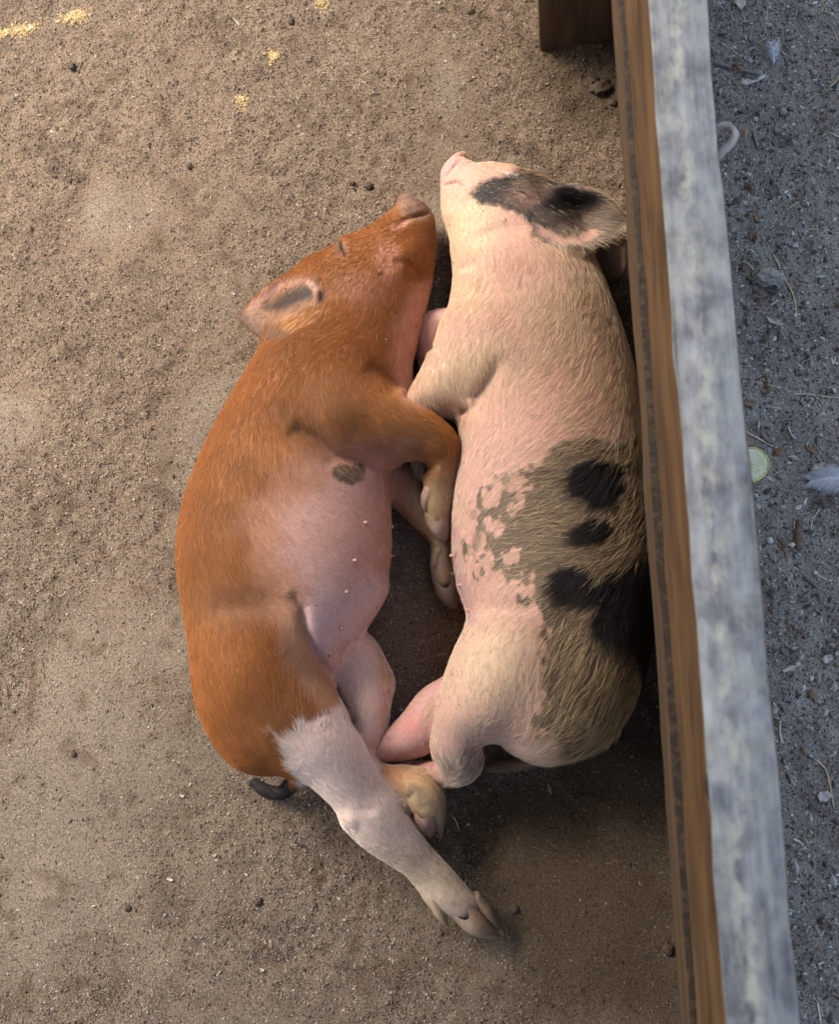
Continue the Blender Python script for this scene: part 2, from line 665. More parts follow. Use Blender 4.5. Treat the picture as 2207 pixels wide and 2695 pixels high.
blockerm, nt, b = mat('added light blocker', (.22, .16, .11), .8)
blocker_edge = [(-3.3, -2.2), (-2.1, .8), (-1.42, 1.4), (-1.05, 2.4), (-.85, 3.8), (.10, 3.8), (.10, -2.2)]   # outline of the added slab, shaped to let sun in from the upper left
rn = len(blocker_edge)
rme = bpy.data.meshes.new('light_blocker')
rme.from_pydata([(x, y, 0) for x, y in blocker_edge] + [(x, y, .05) for x, y in blocker_edge], [],
                [tuple(range(rn))[::-1], tuple(range(rn, 2 * rn))] + [(q, (q + 1) % rn, rn + (q + 1) % rn, rn + q) for q in range(rn)])
light_blocker = link('light_blocker', rme, None, blockerm)
light_blocker.location = (0, 0, 2.2)
tag(light_blocker, kind='structure')


# ------------------------------------------------------------------ fence
fence = empty('pen_fence', (.1, .3, 0), 'wooden pen fence with grey lichened top rail and muddy lower rail', 'fence')
fence.rotation_euler.z = .0075
fence.location.x += .0018
inv = Matrix.Translation((-.1, -.3, 0))


def into(o):
    o.matrix_parent_inverse = inv
    return o


def wood(name, stops, grain=(60, 2.2, 60), bump=.4, rough=.8):
    m, nt, b = mat(name, (.3, .2, .1), rough)
    co = n_coord(nt, grain)
    f = n_noise(nt, 1.0, 6, .65, co)
    nt.links.new(n_ramp(nt, f, stops), b.inputs['Base Color'])
    n_bump(nt, b, f, bump, .002)
    return m, nt, b


BROWN = [(.25, (.062, .034, .015)), (.5, (.128, .071, .030)), (.75, (.19, .113, .051))]
railm, nt, b = wood('weathered rail', BROWN, (42, 5, 30))
co = n_coord(nt)
geo = nnode(nt, 'ShaderNodeNewGeometry')
sep = nnode(nt, 'ShaderNodeSeparateXYZ')
nt.links.new(geo.outputs['Normal'], sep.inputs[0])
brown = n_mix(nt, .9, b.inputs['Base Color'].links[0].from_socket, n_ramp(nt, n_noise(nt, 1.0, 4, .6, n_coord(nt, (14, 9, 14))), [(.35, (.55, .52, .5)), (.5, (1, 1, 1)), (.66, (1.25, 1.2, 1.1))]), 'MULTIPLY')
cl = n_coord(nt, (110, 6, 110))
grey = n_ramp(nt, n_noise(nt, 1.0, 5, .6, cl), [(.25, (.13, .13, .135)), (.42, (.25, .25, .25)), (.58, (.34, .335, .33)), (.75, (.46, .455, .44))])
blot = n_ramp(nt, n_noise(nt, 1.0, 4, .6, n_coord(nt, (62, 36, 62))), [(.36, (.60, .60, .63)), (.5, (.98, .98, 1.0)), (.64, (1.34, 1.34, 1.32))])
grey = n_mix(nt, .85, grey, blot, 'MULTIPLY')
crk = n_ramp(nt, n_noise(nt, 1.0, 2, .5, n_coord(nt, (170, 1.6, 170))), [(.28, (.30, .29, .28)), (.36, (1, 1, 1))])
grey = n_mix(nt, .8, grey, crk, 'MULTIPLY')
grey = n_mix(nt, 1.0, grey, (1.02, 1.06, 1.04), 'MULTIPLY')
lich = n_ramp(nt, n_noise(nt, 1.0, 4, .6, n_coord(nt, (85, 42, 85))), [(.44, (0,) * 3), (.62, (.9,) * 3)])
band = nnode(nt, 'ShaderNodeSeparateXYZ')
nt.links.new(co, band.inputs[0])
bx = nnode(nt, 'ShaderNodeMapRange')
wav = nnode(nt, 'ShaderNodeMath', operation='ADD')
wv = nnode(nt, 'ShaderNodeMath', operation='MULTIPLY_ADD')
nt.links.new(n_noise(nt, 6, 3, .5, co), wv.inputs[0])
wv.inputs[1].default_value, wv.inputs[2].default_value = .03, -.015
nt.links.new(band.outputs[0], wav.inputs[0])
nt.links.new(wv.outputs[0], wav.inputs[1])
dist = nnode(nt, 'ShaderNodeMath', operation='SUBTRACT')
nt.links.new(wav.outputs[0], dist.inputs[0])
dist.inputs[1].default_value = .0955
ab = nnode(nt, 'ShaderNodeMath', operation='ABSOLUTE')
nt.links.new(dist.outputs[0], ab.inputs[0])
nt.links.new(ab.outputs[0], bx.inputs[0])
bx.inputs[1].default_value, bx.inputs[2].default_value = .0015, .009
bx.inputs[3].default_value, bx.inputs[4].default_value = .9, .30
lm = nnode(nt, 'ShaderNodeMath', operation='MULTIPLY')
nt.links.new(lich, lm.inputs[0])
nt.links.new(bx.outputs[0], lm.inputs[1])
grey = n_mix(nt, lm.outputs[0], grey, (.60, .60, .47))
top = nnode(nt, 'ShaderNodeMapRange')
nt.links.new(sep.outputs[2], top.inputs[0])
top.inputs[1].default_value, top.inputs[2].default_value = .35, .8
nt.links.new(n_mix(nt, top.outputs[0], brown, grey), b.inputs['Base Color'])

ZR = H - .745                                    # top of the rail
into(plank('top_rail', (.0768, -1.6, H - .927), (.1218, 2.2, ZR), railm, fence, .0035, .0026, .016, 1))
girtm, nt, b = wood('muddy rail', [(.25, (.05, .032, .018)), (.5, (.085, .052, .027)), (.75, (.15, .095, .05))], (50, 4, 50), .6)
base = b.inputs['Base Color'].links[0].from_socket
co = n_coord(nt)
geo = nnode(nt, 'ShaderNodeNewGeometry')
sep = nnode(nt, 'ShaderNodeSeparateXYZ')
nt.links.new(geo.outputs['Normal'], sep.inputs[0])
top = nnode(nt, 'ShaderNodeMapRange')
nt.links.new(sep.outputs[2], top.inputs[0])
top.inputs[1].default_value, top.inputs[2].default_value = .3, .75
mud = n_ramp(nt, n_noise(nt, 130, 5, .7, co), [(.3, (.022, .016, .011)), (.5, (.052, .038, .026)), (.7, (.11, .08, .05))])
nt.links.new(n_mix(nt, top.outputs[0], base, mud), b.inputs['Base Color'])
into(plank('lower_rail', (.0700, -1.6, H - 1.004), (.1190, 2.2, H - .928), girtm, fence, .004, .0022, .012, 5))
darkm, nt, b = wood('dark plank', [(.25, (.02, .013, .009)), (.5, (.05, .033, .021)), (.75, (.085, .058, .036))], (40, 4, 40), .6)
for i, (z0, z1) in enumerate(((-.02, .118), (.122, .2445))):
    into(plank('plank', (.0960, -1.6, z0), (.1185, 2.2, z1), darkm, fence, .003, .0015, .03, 9 + i))
p0, p1 = W(1424, 127, 0), W(1600, 127, 0)
postm, nt, b = wood('dark post wood', [(.25, (.035, .019, .010)), (.5, (.085, .048, .024)), (.75, (.15, .09, .045))], (45, 45, 5), .6)
into(plank('post', (p0[0], p0[1], -.05), (.0955, p0[1] + .10, H - 1.009), postm, fence, .004, .002, .02, 15))
def on_plane_x(sx, sy, x):
    # height at which a line of sight meets the plane X = x
    p, q = W(sx, sy, 0.0), W(sx, sy, .3)
    t = (x - p[0]) / (q[0] - p[0])
    return p + (q - p) * t


for kx, ky, kr in ((1672, 318, .0085), (1672, 262, .004), (1842, 2070, .006)):
    kp = on_plane_x(kx, ky, .0768)
    V, F_ = [], []
    for i in range(5):
        for j in range(14):
            a, e = j * 2 * math.pi / 14, i / 4
            V.append((kp[0] - .0022 * (1 - e * e) + .0005, kp[1] + kr * e * math.cos(a) * (1.5 + .2 * math.sin(3 * a)), kp[2] + kr * e * math.sin(a) * .8))
    for i in range(4):
        for j in range(14):
            F_.append((i * 14 + j, i * 14 + (j + 1) % 14, (i + 1) * 14 + (j + 1) % 14, (i + 1) * 14 + j))
    into(link('knot', mesh_np('knot', V, np.array(F_)), fence, darkm))
# clods caught on the ledge of the lower rail
n = 900
Xc, Yc = RNG.uniform(.070, .0762, n), RNG.uniform(-.5, 1.0, n)
cl_y = RNG.choice([-.19, -.12, .02, .10, .16, .21, .33, .47, .55, .62], 420) + RNG.normal(0, .004, 420)
Yc[:420] = cl_y
sc = np.clip(RNG.lognormal(math.log(.0009), .5, n), .0004, .004)
dirt = crumb_mesh('ledge_dirt', Xc, Yc, sc, palette(n, [(.12, .085, .055), (.2, .14, .085), (.3, .21, .12), (.07, .05, .035)], [.4, .3, .1, .2]), 'ledge dirt')
dv = np.empty(len(dirt.data.vertices) * 3, np.float32)
dirt.data.vertices.foreach_get('co', dv)
dv = dv.reshape(-1, 3)
dv[:, 2] += np.repeat(H - .9275 - ground_h(Xc, Yc) + .0005, 6)
dirt.data.vertices.foreach_set('co', dv.ravel())
into(dirt)
dirt.parent = fence
tag(dirt, kind='stuff')


# ------------------------------------------------------------------ piglets
def cst(rows):
    """centre-line rows (cx, cy, half_width_px, z, half_height) -> outline rows"""
    r = np.asarray(rows, float)
    t = np.gradient(r[:, :2], axis=0)
    t /= np.linalg.norm(t, axis=1)[:, None]
    q = np.stack([-t[:, 1], t[:, 0]], 1) * r[:, 2:3]
    return np.hstack([r[:, :2] - q, r[:, :2] + q, r[:, 3:5]])


def skin_mat(name, sheen=.3, bump=.25):
    m, nt, b = mat(name, (.5, .3, .2), .62)
    at = nnode(nt, 'ShaderNodeAttribute', attribute_name='coat')
    co = n_coord(nt)
    f = n_noise(nt, 260, 4, .65, co)
    c = n_mix(nt, .55, at.outputs['Color'], n_ramp(nt, f, [(.3, (.72, .70, .68)), (.5, (1, 1, 1)), (.7, (1.22, 1.2, 1.18))]), 'MULTIPLY')
    spk = n_ramp(nt, n_noise(nt, 170, 2, .5, co), [(.70, (1, 1, 1)), (.76, (.5, .42, .36))])
    c = n_mix(nt, .8, c, spk, 'MULTIPLY')
    nt.links.new(c, b.inputs['Base Color'])
    b.inputs['Subsurface Weight'].default_value = .12
    b.inputs['Subsurface Radius'].default_value = (.006, .0025, .0015)
    b.inputs['Subsurface Scale'].default_value = 1.0
    b.inputs['Specular IOR Level'].default_value = .28
    n_bump(nt, b, n_noise(nt, 420, 5, .7, co), bump, .0012)
    return m


def hair_mat(name, rough=.55, spec=.25):
    m, nt, b = mat(name, (.5, .3, .1), rough)
    at = nnode(nt, 'ShaderNodeAttribute', attribute_name='col')
    nt.links.new(at.outputs['Color'], b.inputs['Base Color'])
    b.inputs['Specular IOR Level'].default_value = spec
    return m


def flow_dirs(px, py, ctrl):
    c = np.asarray(ctrl, float)
    d = c[:, 2:4] / np.linalg.norm(c[:, 2:4], axis=1)[:, None]
    w = 1.0 / (((px[:, None] - c[:, 0]) ** 2 + (py[:, None] - c[:, 1]) ** 2) ** 1.5 + 50.0)
    v = w @ d
    return v / (np.linalg.norm(v, axis=1)[:, None] + 1e-9)


def make_hair(name, V, Q, parent, inv, m, n, style, flow, clump, lift=.3, jitter=.25, seed=3):
    """style(px, py, P) -> density 0..1, length m, radius m, colour"""
    rng = np.random.default_rng(seed)
    N, A = normals_of(V, Q)
    cen = V[Q].mean(1)
    px, py = PIX(cen)
    dens, *_ = style(px, py, cen)
    fn = N[Q].mean(1)
    wgt = A * dens * (cen[:, 2] > .006) * (fn[:, 2] > -.45)
    f = rng.choice(len(Q), n, p=wgt / wgt.sum())
    u, v = rng.uniform(0, 1, (2, n, 1))
    c = V[Q[f]]
    P = (c[:, 0] * (1 - u) + c[:, 1] * u) * (1 - v) + (c[:, 3] * (1 - u) + c[:, 2] * u) * v
    nn = N[Q[f]]
    nn = (nn[:, 0] * (1 - u) + nn[:, 1] * u) * (1 - v) + (nn[:, 3] * (1 - u) + nn[:, 2] * u) * v
    nn /= np.linalg.norm(nn, axis=1)[:, None]
    px, py = PIX(P)
    _, ln, rad, colr = style(px, py, P)
    d = flow_dirs(px, py, flow)
    t = W(px + d[:, 0] * 8, py + d[:, 1] * 8, P[:, 2]) - P
    t -= nn * (t * nn).sum(1)[:, None]
    t /= np.linalg.norm(t, axis=1)[:, None] + 1e-9
    s = np.cross(nn, t)
    big = noise(P, 38, 70, 2)
    ang = rng.normal(0, jitter, n) + .45 * big
    t = t * np.cos(ang)[:, None] + s * np.sin(ang)[:, None]
    ln = ln * rng.uniform(.6, 1.15, n)
    lf = lift * rng.uniform(.45, 1.4, n)
    K = 5
    k = np.linspace(0, 1, K)
    bend = rng.normal(0, .14, n)
    C = (P[:, None] + ln[:, None, None] * (t[:, None] * k[None, :, None]
         + nn[:, None] * (lf[:, None] * (k - .62 * k * k)[None])[..., None]
         + s[:, None] * (bend[:, None] * (k * k)[None])[..., None]))
    if clump > 0:
        ng = max(8, n // 7)
        gi = rng.choice(n, ng, replace=False)
        kd = KDTree(ng)
        for i, g in enumerate(gi):
            kd.insert(P[g], i)
        kd.balance()
        near = gi[np.array([kd.find(p)[1] for p in P])]
        off = C[near] - C
        far = np.linalg.norm(P[near] - P, axis=1) > .006
        w = (clump * k ** 1.5)[None, :, None] * np.where(far, 0, 1)[:, None, None]
        C = C + off * w
    hc = bpy.data.hair_curves.new(name)
    hc.add_curves([K] * n)
    hc.points.foreach_set('position', C.reshape(-1).astype(np.float32))
    r = (rad[:, None] * np.array([1, .95, .8, .55, .2])[None]).reshape(-1)
    a = hc.attributes.get('radius') or hc.attributes.new('radius', 'FLOAT', 'POINT')
    a.data.foreach_set('value', r.astype(np.float32))
    colr = colr * rng.uniform(.72, 1.22, (n, 1))
    cc = np.repeat(np.concatenate([colr, np.ones((n, 1))], 1), K, 0)
    a = hc.attributes.new('col', 'FLOAT_COLOR', 'POINT')
    a.data.foreach_set('color', cc.astype(np.float32).ravel())
    hc.materials.append(m)
    o = bpy.data.objects.new(name, hc)
    COL.objects.link(o)
    o.parent = parent
    o.matrix_parent_inverse = inv
    o['kind'] = 'stuff'
    return o


def hoof(rows, parent, inv, m, color, name='hoof'):
    st = cst(rows)
    st[:, 4] -= .0048
    st[:, 5] *= .97
    pts = W(st[:, [0, 2]].ravel(), st[:, [1, 3]].ravel(), np.repeat(st[:, 4], 2))
    F = Field(pts.min(0) - .014, pts.max(0) + .014, .0011)
    F.tube(st, .002, flat=.9, step=.0009)
    V, Q = F.mesh(1)
    me = mesh_np(name, V, Q)
    o = link(name, me, parent, m)
    o.matrix_parent_inverse = inv
    d = noise(V, 160, 5, 3)[:, None]
    f = sstep(.0, 1., (V - V.mean(0)) @ (pts[-1] - pts[0]) / np.linalg.norm(pts[-1] - pts[0]) ** 2 + .5)
    set_col(me, 'coat', np.asarray(color) * (1 + .25 * d) * (1.05 - .25 * f[:, None]))
    return o


def field_for(x0, y0, x1, y1, vox, ztop=.215):
    c = np.concatenate([W([x0, x1, x0, x1], [y0, y0, y1, y1], z) for z in (0, ztop)])
    lo, hi = c.min(0), c.max(0)
    lo[2], hi[2] = -.016, ztop
    return Field(lo, hi, vox)


def stuck_sand(name, V, Q, parent, inv, n, seed):
    rg = np.random.default_rng(seed)
    N, A = normals_of(V, Q)
    fn = N[Q].mean(1)
    cen = V[Q].mean(1)
    w = A * (fn[:, 2] > .1) * (.15 + sstep(-.1, .5, noise(cen, 16, 77, 2))) * (1 + 2 * sstep(.06, .02, cen[:, 2]))
    f = rg.choice(len(Q), n, p=w / w.sum())
    P = cen[f] + fn[f] * .0012
    base = np.array([[1, 0, 0], [-1, 0, 0], [0, 1, 0], [0, -1, 0], [0, 0, 1], [0, 0, -1]], float)
    tri = np.array([[0, 2, 4], [2, 1, 4], [1, 3, 4], [3, 0, 4], [2, 0, 5], [1, 2, 5], [3, 1, 5], [0, 3, 5]])
    s = np.clip(rg.lognormal(math.log(.0005), .4, n), .0003, .0013)
    v = base[None] * (s[:, None] * rg.uniform(.5, 1.4, (n, 3)))[:, None, :] + P[:, None]
    me = mesh_np(name, v.reshape(-1, 3), (tri[None] + (np.arange(n) * 6)[:, None, None]).reshape(-1, 3), False)
    me.materials.append(bpy.data.materials['bedding crumbs'])
    set_col(me, 'col', np.repeat(np.array([(.30, .22, .14), (.12, .09, .06), (.45, .36, .25)])[rg.choice(3, n, p=[.45, .35, .2])], 6, 0))
    o = link(name, me, parent)
    o.matrix_parent_inverse = inv
    tag(o, kind='stuff')


def surf(bvh, x, y):
    """first body point on the line of sight of a photograph pixel"""
    a, b_ = Vector(W(x, y, .4)), Vector(W(x, y, 0.0))
    return bvh.ray_cast(a, (b_ - a).normalized())


def teat(bvh, x, y, parent, inv, m, size=.0024, lean=(0, 0, 0)):
    hit, nrm, *_ = surf(bvh, x, y)
    if hit is None:
        return None
    ax = (nrm + Vector(lean)).normalized()
    q = ax.to_track_quat('Z', 'Y')
    prof = [(0, 1.5, ), (.5, 1.2), (1.2, 1.0), (1.9, .95), (2.4, .75), (2.65, .35)]
    V, Q, k = [], [], 10
    for h, r in prof:
        for j in range(k):
            a = 2 * math.pi * j / k
            V.append(hit + q @ Vector((math.cos(a) * r * size, math.sin(a) * r * size, (h - .4) * size)))
    for i in range(len(prof) - 1):
        for j in range(k):
            Q.append((i * k + j, i * k + (j + 1) % k, (i + 1) * k + (j + 1) % k, (i + 1) * k + j))
    me = bpy.data.meshes.new('teat')
    me.from_pydata([tuple(v) for v in V], [], Q + [tuple(range((len(prof) - 1) * k, len(prof) * k))])
    for p in me.polygons:
        p.use_smooth = True
    o = link('teat', me, parent, m)
    o.matrix_parent_inverse = inv
    set_col(me, 'coat', np.tile((.50, .28, .235), (len(V), 1)))
    return o


VOX = .0024
hoofm = skin_mat('hoof horn', bump=.15)
teatm = skin_mat('teat skin', bump=.1)

# ======================= ginger piglet =======================
base = W(760, 1400, 0)
ging = empty('piglet', (base[0], base[1], 0), 'ginger piglet with pink belly and white hind leg stretched out, asleep on its side', 'piglet', 'sleeping piglets')
gi_inv = Matrix.Translation((-base[0], -base[1], 0))
F = field_for(455, 495, 1325, 2480, VOX)
# trunk and neck
F.tube([(838, 712, 1110, 834, .065, .062), (765, 745, 1097, 880, .070, .070), (715, 850, 1086, 965, .074, .074), (682, 948, 1080, 1035, .080, .080),
        (637, 1042, 1060, 1110, .084, .085), (574, 1148, 1040, 1185, .087, .089), (522, 1258, 1022, 1275, .088, .091), (488, 1355, 1026, 1352, .088, .092),
        (474, 1457, 1026, 1452, .088, .092), (482, 1550, 1008, 1535, .086, .089), (497, 1640, 965, 1605, .084, .087), (514, 1740, 900, 1680, .084, .087),
        (530, 1840, 860, 1750, .084, .086), (556, 1920, 830, 1825, .082, .080), (596, 1972, 800, 1885, .075, .068), (648, 2006, 762, 1942, .068, .046)], .02)
# head
F.tube([(1070, 514, 1131, 552, .043, .024), (1052, 530, 1136, 572, .043, .028), (1036, 560, 1140, 606, .045, .033), (998, 600, 1141, 652, .050, .040), (957, 636, 1136, 708, .056, .049),
        (906, 662, 1126, 768, .061, .057), (845, 704, 1112, 828, .065, .063), (782, 742, 1097, 882, .068, .066)], .005)
# hind quarter and extended leg
F.tube([(535, 1760, 815, 1660, .092, .084), (560, 1900, 850, 1745, .094, .082), (640, 1985, 880, 1815, .096, .074), (735, 2030, 905, 1865, .096, .063),
        (797, 2050, 945, 1935, .092, .052), (848, 2088, 984, 2020, .086, .041), (880, 2125, 1010, 2070, .082, .034), (910, 2178, 1045, 2113, .076, .032), (958, 2220, 1085, 2168, .066, .028), (1012, 2258, 1115, 2208, .058, .024),
        (1058, 2292, 1145, 2245, .050, .021), (1094, 2334, 1184, 2286, .044, .020), (1122, 2372, 1222, 2330, .040, .020), (1168, 2398, 1250, 2362, .036, .017), (1190, 2410, 1258, 2374, .034, .013)], .012, .006)
# groin web
F.tube([(800, 1560, 1005, 1560, .072, .058), (805, 1620, 962, 1625, .066, .050), (818, 1690, 918, 1690, .060, .042), (840, 1750, 897, 1735, .054, .034), (864, 1785, 884, 1782, .05, .024)], .012)
# far hind leg, knee forward, foot back under the stretched leg
F.tube([(840, 1690, 950, 1655, .040, .034), (868, 1745, 1000, 1710, .041, .036), (888, 1805, 1027, 1790, .041, .037), (915, 1865, 1026, 1852, .040, .036), (930, 1930, 1016, 1930, .036, .032), (935, 2000, 999, 2003, .032, .027)], .006)
F.tube(cst([(965, 1985, 40, .030, .026), (978, 2040, 46, .034, .028), (1020, 2058, 46, .042, .030), (1060, 2064, 50, .050, .032), (1096, 2076, 55, .052, .033), (1118, 2100, 50, .050, .030), (1126, 2118, 40, .047, .023)]), .010)
a_, b_ = W(1058, 519, .043), W(1131, 557, .043)
n_ = np.cross(b_ - a_, [0, 0, 1.0])
n_ = -n_ / np.linalg.norm(n_) + np.array([0, 0, .18])
n_ = (n_ if n_[1] > 0 else -n_) / np.linalg.norm(n_)
F.cut((a_ + b_) / 2, n_, .045)
u_ = (b_ - a_) / 2
w_ = np.cross(n_, u_ / np.linalg.norm(u_)) * .023
ph = np.linspace(0, 6.283, 40)[:, None]
F.cloud((a_ + b_) / 2 - n_ * .001 + .88 * (np.cos(ph) * u_ + np.sin(ph) * w_), .0036, .005)
# upper fore leg over the belly
F.tube([(850, 930, 760, 1130, .100, .066), (960, 985, 850, 1180, .112, .058), (1049, 1040, 940, 1206, .116, .049), (1105, 1071, 1035, 1207, .115, .041), (1152, 1100, 1095, 1208, .110, .036),
        (1187, 1135, 1128, 1222, .104, .032), (1207, 1190, 1127, 1240, .097, .028), (1206, 1250, 1117, 1262, .090, .024), (1198, 1300, 1116, 1305, .083, .021), (1189, 1335, 1124, 1335, .077, .020), (1181, 1358, 1126, 1362, .072, .017)], .03, .008)
# lower fore leg
F.tube(cst([(985, 1215, 60, .040, .034), (1040, 1262, 62, .042, .034), (1085, 1305, 56, .042, .032), (1130, 1362, 46, .038, .028), (1158, 1415, 32, .033, .022), (1163, 1470, 29, .029, .021), (1167, 1515, 31, .027, .019), (1171, 1532, 27, .025, .015)]), .008)
# tail, curled under the rump
F.tube(cst([(800, 2030, 22, .045, .010), (770, 2062, 20, .030, .009), (738, 2085, 17, .018, .008), (700, 2080, 17, .013, .008), (668, 2058, 12, .011, .006)]), .006)
# near ear
F.cloud(ear_cloud([(806, 738, 850, 815, .096, .108, .120), (768, 722, 842, 848, .086, .099, .122), (718, 748, 792, 874, .084, .091, .112), (672, 788, 735, 891, .086, .085, .101), (648, 818, 700, 886, .084, .082, .092), (637, 840, 668, 872, .083, .082, .086)], 2.0), .0030, .008)
rim = catmull([(846, 782, .116), (836, 828, .118), (796, 852, .110), (742, 872, .101), (700, 880, .094)], 10)
F.cloud(W(rim[:, 0], rim[:, 1], rim[:, 2]), np.linspace(.0085, .0045, len(rim)), .008)
# eyelid, jaw, cheek, folds
F.relief(
    creases=[([(1131, 556), (1112, 566), (1085, 571), (1060, 582), (1044, 596)], 6, .0062),           # mouth
             ([(895, 634), (899, 652), (908, 672)], 6, .0026), ([(880, 632), (884, 655), (896, 676)], 7, .0012), ([(1048, 548), (1084, 552), (1118, 572)], 5, .0012), ([(1040, 562), (1070, 566)], 5, .0010),      # closed eye
             ([(1008, 680), (1045, 705), (1080, 745)], 26, .003), ([(1035, 685), (1065, 690), (1090, 715), (1100, 750)], 15, .006), ([(1100, 760), (1100, 840)], 16, .003),   # jaw
             ([(1040, 870), (1065, 950), (1055, 1020)], 26, .005), ([(1090, 850), (1075, 900)], 10, .004),
             ([(1046, 1034), (1010, 990), (960, 960)], 24, .006),
             ([(762, 1120), (820, 1150), (880, 1200), (940, 1214), (1040, 1214)], 24, .010),             # arm pit
             ([(760, 1560), (795, 1600), (798, 1660), (830, 1725), (872, 1792)], 15, .010),               # flank fold
             ([(560, 1610), (680, 1590), (760, 1560)], 50, .005),
             ([(895, 1730), (935, 1680)], 12, .004), ([(925, 1880), (950, 1930)], 12, .003),
             ([(1100, 540), (1126, 566)], 4, .001),
             ([(1165, 1235), (1200, 1228)], 8, .0016), ([(1118, 1242), (1150, 1222)], 8, .003), ([(940, 2120), (985, 2140)], 10, .002), ([(1075, 2100), (1090, 2080)], 8, .003), ([(1095, 2128), (1135, 2118), (1165, 2112)], 6, .0015), ([(940, 1760), (985, 1800), (1000, 1850)], 14, .002), ([(988, 1440), (993, 1500), (1000, 1520)], 6, .003), ([(1165, 1375), (1172, 1420)], 4, .004), ([(1152, 2130), (1157, 2170)], 4, .004),
             ([(1230, 2385), (1285, 2445)], 4, .0025),
             ([(840, 730), (850, 790), (838, 820)], 12, .004)],
    bumps=[(1078, 655, 36, .006), (1000, 1545, 26, .006), (1060, 690, 40, .006), (905, 625, 22, .004), (880, 655, 16, .004), (1010, 600, 26, .002), (960, 740, 60, .003),
           (1030, 1790, 40, .004), (918, 2160, 22, .004), (880, 1100, 70, .006), (690, 1040, 70, .005), (1065, 545, 14, .002), (620, 1800, 90, .006), (1140, 1180, 30, .003),
           (832, 770, 14, .004)], zmin=.02)
V, Q = F.mesh()
del F
px, py = PIX(V)
WHITE = [(705, 1916), (745, 1938), (778, 1925), (785, 1903), (813, 1906), (853, 1878), (892, 1836), (960, 1950), (1040, 2090), (1200, 2260), (1330, 2440), (1300, 2520), (1150, 2480), (960, 2290), (850, 2170), (785, 2075), (748, 1995), (732, 1955)]
PINK = [(868, 1205), (1012, 1208), (1045, 1300), (1045, 1420), (1040, 1560), (980, 1650), (925, 1700), (880, 1805), (842, 1752), (808, 1690), (792, 1625), (772, 1585), (735, 1530), (705, 1440), (720, 1340), (790, 1265)]


def ginger_masks(px, py, P):
    jit = 14 * noise(P, 55, 21, 3) + 6 * noise(P, 190, 22, 2)
    lowleg = sstep(.072, .062, P[:, 2]) * blob(px, py, 985, 1850, 130, 250, .1)
    white = sstep(-9, 9, poly_sd(px, py, WHITE) + jit * .8) * sstep(.030, .040, P[:, 2] + .00018 * np.maximum(py - 1950, 0))
    pink = sstep(-105, 85, poly_sd(px, py, PINK) + jit * 2.0)
    far = poly_sd(px, py, [(848, 1800), (900, 1715), (952, 1645), (1060, 1680), (1060, 2010), (960, 2020), (930, 1900)])
    far = sstep(-6, 6, far) * sstep(.088, .080, P[:, 2]) * (1 - white)
    return jit, white, pink, far


def groin(px, py, P):
    return sstep(-8, 10, poly_sd(px, py, [(798, 1640), (786, 1585), (800, 1540), (900, 1500), (1040, 1500), (1020, 1580), (985, 1660), (930, 1712), (880, 1806), (850, 1760), (818, 1700)])) * sstep(1500, 1600, py + .35 * (px - 900))


def inner_thigh(px, py):
    d, t = line_dt(px, py, [(745, 1560), (785, 1640), (822, 1745), (885, 1850)])
    return sstep(62, 6, d) * sstep(0, .25, t)


